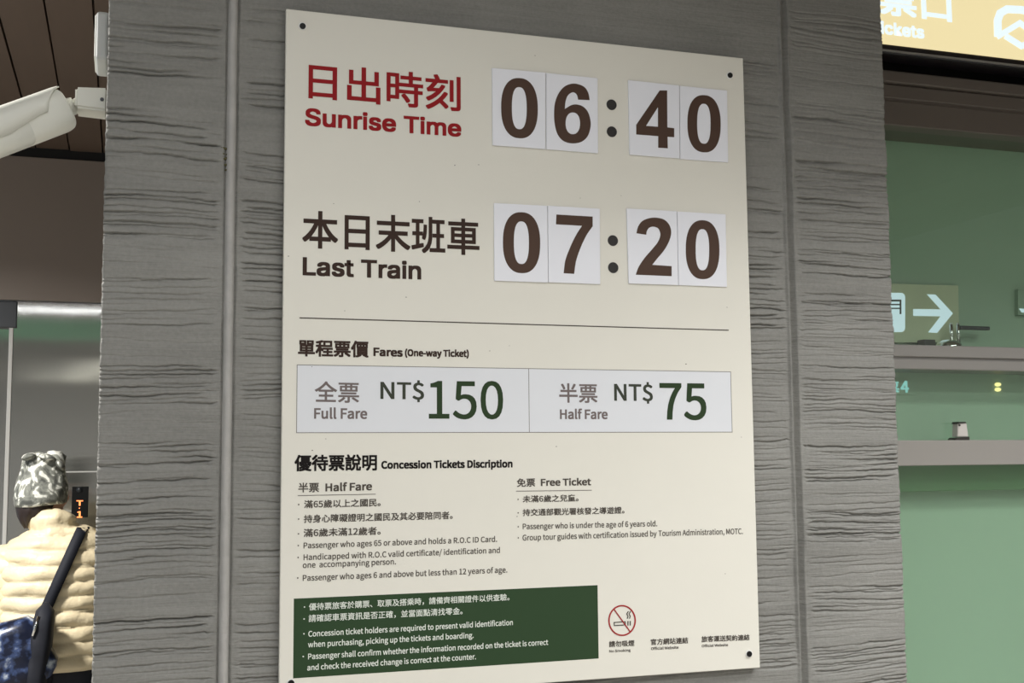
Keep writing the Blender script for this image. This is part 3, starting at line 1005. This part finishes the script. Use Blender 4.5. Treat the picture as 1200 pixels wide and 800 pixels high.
# ------------------------------------------------------------------ camera and junction box on the pillar's side
YC = 0.12
cc = tag(empty('security_camera', (PX0, YC, zat(125, 120, YC))), 'white bullet security camera on a bracket at the side of the pillar', 'camera')


def CP(px, py, dy=0.0):
    return at(px, py, YC + dy)


def ring_along(p, ax, hw, hh, n=32, pw=3.2, up=Vector((0, 0, 1))):
    ax = ax.normalized()
    s = ax.cross(up).normalized()
    t = s.cross(ax).normalized()
    out = []
    for k in range(n):
        a = 2 * math.pi * k / n
        c, si = math.cos(a), math.sin(a)
        out.append(p + s * (hw * math.copysign(abs(c) ** (2 / pw), c)) + t * (hh * math.copysign(abs(si) ** (2 / pw), si)))
    return out


A, B = CP(75, 129), CP(-72, 184, -0.06)           # axis, rear to front
ax = (B - A).normalized()
Lc = (B - A).length
hh = (CP(70, 108) - CP(83, 148)).length / 2 * 1.16
bm = bmesh.new()
rings = [(0.0, 0.93), (0.002, 0.98), (0.005, 1.0), (0.075, 1.0), (0.0755, 0.985), (0.077, 0.985), (0.0775, 1.0), (Lc - 0.01, 1.0), (Lc, 0.9)]
bm_loft(bm, [ring_along(A + ax * d, ax, hh * s, hh * s) for d, s in rings])
body = obj('housing', bm, M['cctv'], cc, True)
bm = bmesh.new()
bm_cyl(bm, B, B + ax * 0.003, hh * 0.72, n=32)
obj('lens', bm, M['bolt'], body, False)
# sun shield: a curved cover lying over the top
s_ = ax.cross(Vector((0, 0, 1))).normalized()
t_ = s_.cross(ax).normalized()
bm = bmesh.new()
rows = []
for d, k in ((-0.004, 0.96), (0.0, 1.0), (0.010, 1.02), (0.02, 1.02), (0.03, 1.02), (0.04, 1.02), (0.055, 1.02), (Lc * 0.5, 1.03), (Lc + 0.03, 1.04)):
    row = []
    half = 90 * min(1.0, 0.30 + d / 0.055) if d < 0.06 else 98
    for r_ in (1.01, 1.07):
        lst = []
        for i in range(17):
            a = math.radians(90 - half + 2 * half * i / 16)
            c, si = math.cos(a), math.sin(a)
            drop = 0.0 if d > 0.02 else 0.0
            lst.append(A + ax * d + s_ * (hh * r_ * math.copysign(abs(c) ** 0.62, c)) + t_ * (hh * r_ * k * math.copysign(abs(si) ** 0.62, si) + 0.002))
        row.append(lst)
    rows.append([bm.verts.new(p) for p in row[0]] + [bm.verts.new(p) for p in row[1][::-1]])
n = len(rows[0])
for a_, b_ in zip(rows, rows[1:]):
    for k in range(n):
        bm.faces.new((a_[k], a_[(k + 1) % n], b_[(k + 1) % n], b_[k]))
bm.faces.new(rows[0])
bm.faces.new(rows[-1][::-1])
obj('sun_shield', bm, M['cctv'], cc, True)
bm = bmesh.new()
j0, j1, j2 = CP(77, 126.5), CP(86.5, 124), CP(92, 121)
bm_cyl(bm, j0, j1, 0.0155, 0.0150, 24)
bm_cyl(bm, j1, j2, 0.0105, 0.0105, 20)
obj('ball_joint', bm, M['cctv'], cc, True)
q0, q1 = CP(89, 106), CP(125, 132)
bm = bmesh.new()
bm_prism_y(bm, [(q0.x, q0.z - 0.002), (PX0 + 0.0, q0.z + 0.001), (PX0 + 0.0, zat(125, 135.5, YC)), (q0.x, zat(89, 131, YC))], YC - 0.03, YC + 0.03)
bmesh.ops.bevel(bm, geom=list(bm.edges), offset=0.004, segments=3, affect='EDGES')
br = obj('bracket', bm, M['cctv'], cc)
q = CP(119.5, 116.5, -0.03)
bm = bmesh.new()
bm_cyl(bm, (q.x, YC - 0.0312, q.z), (q.x, YC - 0.025, q.z), 0.0032, n=16)
obj('screw_hole', bm, M['darkmetal'], br)

q0, q1 = at(113, 12, YC - 0.05), at(124, 91, YC + 0.05)
jb = tag(empty('junction_box', (PX0, YC, q1.z)), 'tall pale grey junction box on the pillar side above the security camera', 'junction box')
bm = bm_box(bmesh.new(), (q0.x, YC - 0.05, q1.z), (PX0, YC + 0.05, q0.z), 0.006, 3)
obj('box_body', bm, mat('junction_box_grey', srgb(192, 194, 192), 0.4, var=0.03), jb)
bm = bm_box(bmesh.new(), (q0.x - 0.002, YC - 0.045, q1.z + 0.005), (q0.x + 0.004, YC + 0.045, q0.z - 0.005), 0.002, 2)
obj('lid', bm, M['cctv'], jb)
# moss in the left joint
bm = bmesh.new()
for (px, py) in ((261, 173), (264.5, 174), (261, 180), (263.5, 186), (266, 185), (265, 193), (267, 181), (266, 199)):
    q = at(px, py, 0)
    bmesh.ops.create_icosphere(bm, subdivisions=2, radius=0.0026, matrix=Matrix.Translation((q.x, 0.0015, q.z)) @ Matrix.Diagonal((1.5, 1, 0.8, 1)))
o = obj('moss', bm, mat('dry_moss', srgb(84, 80, 50), 0.9, bump=0.6, bump_scale=600), None)
tag(o, 'dry brown moss clinging to the mortar bead of the pillar', 'moss', None, 'stuff')

# ------------------------------------------------------------------ lift call panel
pn = tag(empty('call_panel', (xat(100, 640, YB), YB, zat(100, 640, YB))), 'stainless lift call panel with an orange lit floor display beside the pillar', 'call panel')
a, b = at(70, 553, YB - 0.006), at(113, 690, YB - 0.006)
box('face_plate', (a.x, YB - 0.006, b.z), (b.x, YB, a.z), M['steel'], pn, 0.0015)
bm = bmesh.new()
for lo, hi in (((a.x - 0.003, a.z - 0.002), (b.x + 0.003, a.z + 0.003)), ((b.x - 0.001, b.z), (b.x + 0.004, a.z + 0.003))):
    bm_box(bm, (lo[0], YB - 0.008, lo[1]), (hi[0], YB, hi[1]))
obj('edge_trim', bm, M['ferrule'], pn)
yd = YB - 0.009
a, b = at(84.5, 570, yd), at(103, 606, yd)
dp = box('display', (a.x, yd, b.z), (b.x, YB - 0.005, a.z), M['bolt'], pn, 0.002)
for L_, R_, t_, tx in (((89.5, 592.3), (97.2, 592.3), 586, 'T'), ((90, 606.4), (96.3, 606.4), 598.8, '1')):
    lettering('lit_character', tx, NOTO, L_, R_, t_, M['orange_lit'], dp, yd - 0.0006, bold=0.03)
q = at(93, 595.3, yd)
bm = bmesh.new()
bm_cyl(bm, (q.x, yd - 0.0008, q.z), (q.x, yd + 0.001, q.z), 0.0022)
obj('lit_dot', bm, M['orange_lit'], dp)
q = at(93, 573.5, yd)
bm = bmesh.new()
bm_cyl(bm, (q.x, yd - 0.004, q.z), (q.x, yd + 0.001, q.z), 0.011, 0.012)
obj('button', bm, M['darkmetal'], pn, True)

# ------------------------------------------------------------------ the waiting person
YQ = 1.80
SQ = (at(63, 640, YQ) - at(62, 640, YQ)).length          # metres per photo pixel at that distance
hx = lambda px: xat(px, 640, YQ)
pz = lambda py: zat(60, py, YQ)
cxn = hx(67)
person = tag(empty('person', (cxn, YQ, 0)), 'person in cream puffer jacket and patterned grey knit hat seen from behind', 'person')
M['skin'] = mat('skin', srgb(205, 160, 135), 0.5)
M['puffer'] = mat('cream_puffer_nylon', srgb(238, 222, 186), 0.42, var=0.04, var_scale=12, bump=1.0, bump_scale=34)
for _n in M['puffer'].node_tree.nodes:
    if _n.type == 'BUMP': _n.inputs['Distance'].default_value = 0.005
M['navy'] = mat('navy_cloth', srgb(22, 25, 36), 0.75, var=0.1)
M['hair'] = mat('dark_brown_hair', srgb(40, 28, 24), 0.5, var=0.2, var_scale=60, stretch=(6, 6, 1))
M['shoe'] = mat('black_shoe', srgb(26, 26, 28), 0.5)


def knit():
    m = bpy.data.materials.new('grey_floral_knit')
    m.use_nodes = True
    nt = m.node_tree
    b = nt.nodes['Principled BSDF']
    b.inputs['Roughness'].default_value = 0.85
    tc = nt.nodes.new('ShaderNodeTexCoord')
    n = nt.nodes.new('ShaderNodeTexNoise')
    n.inputs['Scale'].default_value = 26
    n.inputs['Detail'].default_value = 4
    n.inputs['Distortion'].default_value = 1.6
    nt.links.new(tc.outputs['Object'], n.inputs['Vector'])
    r = nt.nodes.new('ShaderNodeValToRGB')
    e = r.color_ramp.elements
    e[0].position, e[0].color = 0.34, (*srgb(84, 86, 82), 1)
    e[1].position, e[1].color = 0.58, (*srgb(235, 235, 226), 1)
    k = r.color_ramp.elements.new(0.49)
    k.color = (*srgb(138, 140, 132), 1)
    k = r.color_ramp.elements.new(0.53)
    k.color = (*srgb(150, 152, 142), 1)
    nt.links.new(n.outputs['Fac'], r.inputs[0])
    nt.links.new(r.outputs[0], b.inputs['Base Color'])
    bp = nt.nodes.new('ShaderNodeBump')
    bp.inputs['Strength'].default_value = 0.5
    bp.inputs['Distance'].default_value = 0.004
    nt.links.new(n.outputs['Fac'], bp.inputs['Height'])
    nt.links.new(bp.outputs[0], b.inputs['Normal'])
    return m


M['knit'] = knit()


def navy_print():
    m = bpy.data.materials.new('navy_printed_nylon')
    m.use_nodes = True
    nt = m.node_tree
    b = nt.nodes['Principled BSDF']
    b.inputs['Roughness'].default_value = 0.28
    tc = nt.nodes.new('ShaderNodeTexCoord')
    n = nt.nodes.new('ShaderNodeTexNoise')
    n.inputs['Scale'].default_value = 30
    n.inputs['Detail'].default_value = 3
    nt.links.new(tc.outputs['Object'], n.inputs['Vector'])
    r = nt.nodes.new('ShaderNodeValToRGB')
    e = r.color_ramp.elements
    e[0].position, e[0].color = 0.46, (*srgb(22, 28, 48), 1)
    e[1].position, e[1].color = 0.70, (*srgb(196, 204, 212), 1)
    k = r.color_ramp.elements.new(0.57)
    k.color = (*srgb(62, 78, 116), 1)
    nt.links.new(n.outputs['Fac'], r.inputs[0])
    nt.links.new(r.outputs[0], b.inputs['Base Color'])
    return m


M['bagprint'] = navy_print()
HX, HY, HZ = hx(47), YQ + 0.01, pz(572)        # head centre


def skin_body():
    """One continuous figure grown from a skeleton: pelvis root, spine, head, arms with five fingers, legs."""
    V, E, Rr = [], [], []

    def v(p, r, parent=None):
        V.append(p); Rr.append(r)
        if parent is not None: E.append((parent, len(V) - 1))
        return len(V) - 1
    pel = v((cxn, YQ, 0.80), 0.085)
    sp = v((cxn, YQ, 0.96), 0.085, pel)
    ch = v((cxn, YQ, 1.10), 0.085, sp)
    nk = v((cxn - 0.008, YQ, pz(628)), 0.045, ch)
    n2 = v((cxn - 0.03, YQ + 0.0, pz(605)), 0.045, nk)
    hd = v((HX, HY, HZ - 0.015), 0.068, n2)
    h2 = v((HX - 0.005, HY, HZ + 0.035), 0.062, hd)
    ns_ = v((HX - 0.02, HY + 0.082, HZ - 0.03), 0.012, hd)
    v((HX - 0.022, HY + 0.094, HZ - 0.045), 0.009, ns_)
    v((HX + 0.078, HY + 0.0, HZ - 0.03), 0.011, hd)
    v((HX - 0.080, HY + 0.0, HZ - 0.03), 0.011, hd)
    for s in (-1, 1):
        sh = v((cxn + s * 0.115, YQ, pz(645)), 0.045, ch)
        if s < 0:
            el_, wr = (hx(-8), YQ - 0.01, pz(735)), (hx(-6), YQ + 0.16, pz(795))
        else:
            el_, wr = (cxn + 0.19, YQ - 0.01, 0.93), (cxn + 0.18, YQ + 0.14, 0.76)
        e = v(el_, 0.034, sh)
        w = v(wr, 0.024, e)
        d = (Vector(wr) - Vector(el_)).normalized()
        side = Vector((s * -1.0, 0, 0))
        pm = v(tuple(Vector(wr) + d * 0.045), 0.022, w)
        tb = v(tuple(Vector(wr) + d * 0.02 + side * 0.03), 0.010, w)
        v(tuple(Vector(wr) + d * 0.055 + side * 0.045), 0.009, tb)
        for k, L in enumerate((0.065, 0.075, 0.070, 0.055)):
            up = d.cross(side).normalized()
            o = Vector((0, 0, 0)) + up * (0.027 - 0.018 * k)
            a = v(tuple(Vector(wr) + d * 0.075 + o), 0.009, pm)
            bb = v(tuple(Vector(wr) + d * (0.075 + L * 0.5) + o + side * 0.006), 0.0085, a)
            v(tuple(Vector(wr) + d * (0.075 + L * 0.85) + o + side * 0.024), 0.008, bb)
    for s in (-1, 1):
        hp = v((cxn + s * 0.075, YQ, 0.73), 0.075, pel)
        kn = v((cxn + s * 0.08, YQ + 0.01, 0.42), 0.05, hp)
        an = v((cxn + s * 0.085, YQ - 0.01, 0.075), 0.035, kn)
        v((cxn + s * 0.095, YQ + 0.13, 0.03), 0.026, an)
    me = bpy.data.meshes.new('body_skeleton')
    me.from_pydata(V, E, [])
    o = bpy.data.objects.new('body_skeleton', me)
    COL.objects.link(o)
    md = o.modifiers.new('skin', 'SKIN')
    for k, sv in enumerate(me.skin_vertices[0].data):
        sv.radius = (Rr[k], Rr[k])
        sv.use_root = (k == 0)
    md.use_smooth_shade = True
    sb = o.modifiers.new('sub', 'SUBSURF')
    sb.levels = sb.render_levels = 2
    bpy.context.view_layer.update()
    me2 = bpy.data.meshes.new_from_object(o.evaluated_get(bpy.context.evaluated_depsgraph_get()))
    bpy.data.objects.remove(o)
    me2.name = 'body'
    return link_mesh('body', me2, M['skin'], person, True)


body = skin_body()
for s in (-1, 1):
    bm = bmesh.new()
    bmesh.ops.create_uvsphere(bm, u_segments=16, v_segments=10, radius=0.011, matrix=Matrix.Translation((HX - 0.018 + s * 0.028, HY + 0.064, HZ - 0.005)))
    obj('eye', bm, M['black'], body, True)


def puff(name, path, pitch, amp, m, n=48, per=10, seam_tilt=0.0):
    """A quilted tube through path = [(centre, half width, half depth)], with a rounded baffle every `pitch`."""
    cs = [Vector(p[0]) for p in path]
    L = [0.0]
    for a, b in zip(cs, cs[1:]):
        L.append(L[-1] + (b - a).length)
    tot = L[-1]
    cnt = int(tot / pitch * per)
    rings = []
    for i in range(cnt + 1):
        d = tot * i / cnt
        c = Vector([np.interp(d, L, [q[k] for q in cs]) for k in range(3)])
        d2 = min(d + 0.02, tot)
        d1 = max(d - 0.02, 0)
        axv = Vector([np.interp(d2, L, [q[k] for q in cs]) - np.interp(d1, L, [q[k] for q in cs]) for k in range(3)]).normalized()
        w, dp_ = np.interp(d, L, [p[1] for p in path]), np.interp(d, L, [p[2] for p in path])
        s = axv.cross(Vector((0, 1, 0))).normalized()
        t = s.cross(axv).normalized()
        ring = []
        for k in range(n):
            a = 2 * math.pi * k / n
            dd = d + seam_tilt * math.sin(a * 2 + 1) * 0.01 + 0.004 * math.sin(a * 5 + int(d / pitch) * 2.1)
            ph = (dd / pitch) % 1.0
            bul = (abs(math.sin(math.pi * ph)) ** 0.55) * amp + 0.0022 * math.sin(a * 9 + d * 70) + 0.0015 * math.sin(a * 23 + d * 31)
            edge = min(1.0, d / 0.012, (tot - d) / 0.012)
            bul -= (1 - edge) * 0.012
            p = c + s * ((w + bul) * math.copysign(abs(math.cos(a)) ** 0.85, math.cos(a))) + t * ((dp_ + bul) * math.copysign(abs(math.sin(a)) ** 0.9, math.sin(a)))
            ring.append(p)
        rings.append(ring)
    bm = bmesh.new()
    bm_loft(bm, rings)
    return bm


zh = pz(781)
torso = [((cxn + 0.0, YQ, zh), 0.160, 0.130), ((cxn, YQ, zh + 0.12), 0.153, 0.128), ((cxn, YQ, zh + 0.26), 0.150, 0.125),
         ((cxn, YQ, pz(665)), 0.146, 0.120), ((cxn + 0.002, YQ, pz(645)), 0.142, 0.108), ((cxn + 0.002, YQ, pz(630)), 0.118, 0.092),
         ((cxn, YQ, pz(618)), 0.080, 0.080)]
jk = obj('jacket', puff('jacket', torso, 0.043, 0.013, M['puffer']), M['puffer'], person, True)
arm_l = [((hx(22), YQ, pz(640)), 0.035, 0.04), ((hx(17), YQ, pz(652)), 0.055, 0.06), ((hx(5), YQ - 0.01, pz(690)), 0.056, 0.062), ((hx(-8), YQ - 0.01, pz(735)), 0.052, 0.058),
         ((hx(-8), YQ + 0.07, pz(768)), 0.046, 0.05), ((hx(-6), YQ + 0.15, pz(792)), 0.036, 0.04)]
obj('sleeve', puff('sleeve', arm_l, 0.043, 0.009, M['puffer'], 36), M['puffer'], jk, True)
arm_r = [((cxn + 0.105, YQ, pz(626)), 0.035, 0.04), ((cxn + 0.135, YQ, pz(645)), 0.052, 0.056), ((cxn + 0.165, YQ - 0.01, 1.08), 0.054, 0.058), ((cxn + 0.19, YQ - 0.01, 0.94), 0.05, 0.055),
         ((cxn + 0.185, YQ + 0.07, 0.84), 0.044, 0.048), ((cxn + 0.18, YQ + 0.13, 0.77), 0.036, 0.04)]
obj('sleeve', puff('sleeve', arm_r, 0.043, 0.009, M['puffer'], 36), M['puffer'], jk, True)
col = [((cxn - 0.004, YQ, pz(636)), 0.060, 0.085), ((cxn - 0.010, YQ, pz(622)), 0.062, 0.083), ((cxn - 0.016, YQ + 0.0, pz(609)), 0.057, 0.078), ((cxn - 0.016, YQ + 0.005, pz(600)), 0.042, 0.066)]
obj('collar', puff('collar', col, 0.05, 0.010, M['puffer'], 40), M['puffer'], jk, True)
# trousers and shoes
for s in (-1, 1):
    pth = [((cxn + s * 0.05, YQ, zh + 0.03), 0.09, 0.105), ((cxn + s * 0.068, YQ, 0.74), 0.082, 0.10), ((cxn + s * 0.078, YQ + 0.005, 0.42), 0.068, 0.075), ((cxn + s * 0.085, YQ - 0.01, 0.07), 0.055, 0.062)]
    obj('trouser_leg', puff('t', pth, 0.2, 0.003, M['navy'], 28, 8), M['navy'], person, True)
    bm = bmesh.new()
    sx = cxn + s * 0.088
    bm_loft(bm, [[(sx + w * math.cos(a * math.pi / 10), YQ + yy, max(0.0, z_ + h_ * math.sin(a * math.pi / 10))) for a in range(20)]
                 for yy, w, z_, h_ in ((-0.075, 0.022, 0.04, 0.03), (-0.06, 0.038, 0.045, 0.045), (0.0, 0.042, 0.045, 0.05), (0.08, 0.046, 0.03, 0.036), (0.14, 0.042, 0.025, 0.028), (0.165, 0.022, 0.02, 0.018))])
    obj('shoe', bm, M['shoe'], person, True)
# hair: a gathered mass low at the nape, mostly to the left
bm = bmesh.new()
prof = [(580, 24, 22), (588, 25, 25), (596, 23, 25), (603, 19, 21), (610, 13, 15), (616, 6, 7)]
for i in range(1):
    rings = []
    for k, (py, w, dpt) in enumerate(prof):
        c0 = Vector((hx(45 - k * 2.2), YQ + 0.004 - 0.004 * k, pz(py)))
        rings.append([c0 + Vector((w * SQ * math.cos(a * math.pi / 18) * (1 + 0.05 * math.sin(a * 3)), dpt * SQ * math.sin(a * math.pi / 18) * (1 + 0.06 * math.sin(a * 2.3)), 0.006 * math.sin(a * 1.7))) for a in range(36)])
    bm_loft(bm, rings)
obj('hair', bm, M['hair'], person, True)
# knit hat
bm = bmesh.new()
prof = [(592, 27, 0), (591, 30.5, 0), (586, 31.5, 0), (578, 32.2, -0.5), (568, 31, 0), (558, 28.5, 0), (549, 26, 1.5), (542, 25, 2.5), (536, 24.5, 3), (532, 20, 3), (530.5, 12, 3), (531, 4, 3)]
rings = []
for k, (py, w, sh_) in enumerate(prof):
    ring = []
    for a in range(72):
        an = a * math.pi / 36
        wr = 1 + (0.05 * math.sin(an * 5 + k * 0.7) + 0.03 * math.sin(an * 11 - k)) * min(1, max(0, (k - 3) / 4))
        tilt = 4.5 * math.cos(an) * SQ * (1 if k < 6 else 0.4) * -1 - 0.010 * math.sin(an) * 0
        ring.append((hx(46.5 + sh_) + w * SQ * wr * math.cos(an), HY - 0.005 + w * 1.08 * SQ * wr * math.sin(an),
                     pz(py) + tilt * -0.55 + 0.006 * math.sin(an * 4 + k) * (1 if k > 7 else 0.15)))
    rings.append(ring)
bm_loft(bm, rings)
hat = obj('knit_hat', bm, M['knit'], person, True)
# folded crown of the hat: a few tucks
for (px, py, rx, ry, ti) in ((34, 535, 9, 4.6, 0.25), (55, 536, 11, 5.0, -0.3), (71, 545, 8, 4.0, -0.9)):
    bm = bmesh.new()
    q = at(px, py, HY - 0.055)
    bmesh.ops.create_uvsphere(bm, u_segments=24, v_segments=14, radius=1.0,
                              matrix=Matrix.Translation((q.x, q.y, q.z)) @ Matrix.Rotation(ti * -1, 4, 'Y') @ Matrix.Diagonal((rx * SQ, 0.035, ry * SQ, 1)))
    obj('hat_fold', bm, M['knit'], hat, True)

# shoulder bag
bg = tag(empty('shoulder_bag', (hx(18), YQ - 0.2, pz(800))), 'navy printed shoulder bag on a wide strap across the cream jacket', 'bag')


def torso_back(x, z):
    L_ = [p[0][2] for p in torso]
    w = np.interp(z, L_, [p[1] for p in torso]) + 0.016
    d = np.interp(z, L_, [p[2] for p in torso]) + 0.016
    u = min(0.98, abs(x - cxn) / w)
    return YQ - d * (1 - u ** 2) ** 0.5


bm = bmesh.new()
pts = []
for k in range(25):
    t = k / 24
    px, py = 96 + (51 - 96) * t, 620 + (726 - 620) * t
    x, z = hx(px), pz(py)
    y = torso_back(x, z) - 0.006
    if t > 0.8: y -= 0.03 * (t - 0.8) / 0.2
    pts.append(Vector((x, y, z)))
# over the shoulder and down the front
front = [Vector((hx(98), YQ - 0.03, pz(619))), Vector((hx(98), YQ + 0.05, pz(619))), Vector((hx(88), YQ + 0.13, pz(650))), Vector((hx(60), YQ + 0.155, pz(700))), Vector((hx(20), YQ + 0.13, pz(740)))]
pts = front[::-1] + pts
V0 = []
for i, p in enumerate(pts):
    d = (pts[min(i + 1, len(pts) - 1)] - pts[max(i - 1, 0)]).normalized()
    nrm = Vector((0, -1 if p.y < YQ - 0.04 else (1 if p.y > YQ + 0.04 else 0), 0.0 if abs(p.y - YQ) > 0.04 else 1)).normalized()
    w = d.cross(nrm).normalized() * 0.0155
    V0.append([bm.verts.new(p + w), bm.verts.new(p + w + nrm * 0.004), bm.verts.new(p - w + nrm * 0.004), bm.verts.new(p - w)])
for a, b in zip(V0, V0[1:]):
    for k in range(4):
        bm.faces.new((a[k], a[(k + 1) % 4], b[(k + 1) % 4], b[k]))
bm.faces.new(V0[0])
bm.faces.new(V0[-1][::-1])
obj('strap', bm, M['navy'], bg, True)


def pouch(p_c, w, h, d, ang, m, name, par, pw=3.0):
    bm_ = bmesh.new()
    rings_ = []
    for k in range(13):
        u = -1 + 2 * k / 12
        s = (1 - abs(u) ** 3.2) ** (1 / 3.2) if abs(u) < 1 else 0.02
        s = max(s, 0.15)
        ring = []
        for a_ in range(40):
            an = a_ * math.pi / 20
            c, si = math.cos(an), math.sin(an)
            xx = w * s * math.copysign(abs(c) ** (2 / pw), c) * (1 + 0.03 * math.sin(u * 9))
            yy = d * s * math.copysign(abs(si) ** (2 / pw), si) * (1 + 0.08 * math.sin(u * 11 + c * 3))
            zz = h * u
            ring.append((p_c.x + xx * math.cos(ang) - zz * math.sin(ang), p_c.y + yy, p_c.z + xx * math.sin(ang) + zz * math.cos(ang)))
        rings_.append(ring)
    bm_loft(bm_, rings_)
    return obj(name, bm_, m, par, True)


yb = YQ - 0.235
pc = at(4, 776, yb)
pouch(pc, 0.130, 0.105, 0.055, math.radians(24), M['bagprint'], 'pouch', bg)
pc = at(46, 766, yb + 0.005)
pouch(pc, 0.030, 0.140, 0.064, math.radians(-6), M['navy'], 'side_gusset', bg)
bm = bmesh.new()
z0, z1 = at(45.5, 722, yb - 0.05), at(38, 745, yb - 0.06)
bm_cyl(bm, z0, z1, 0.004)
obj('zip_pull', bm, M['chrome'], bg, True)
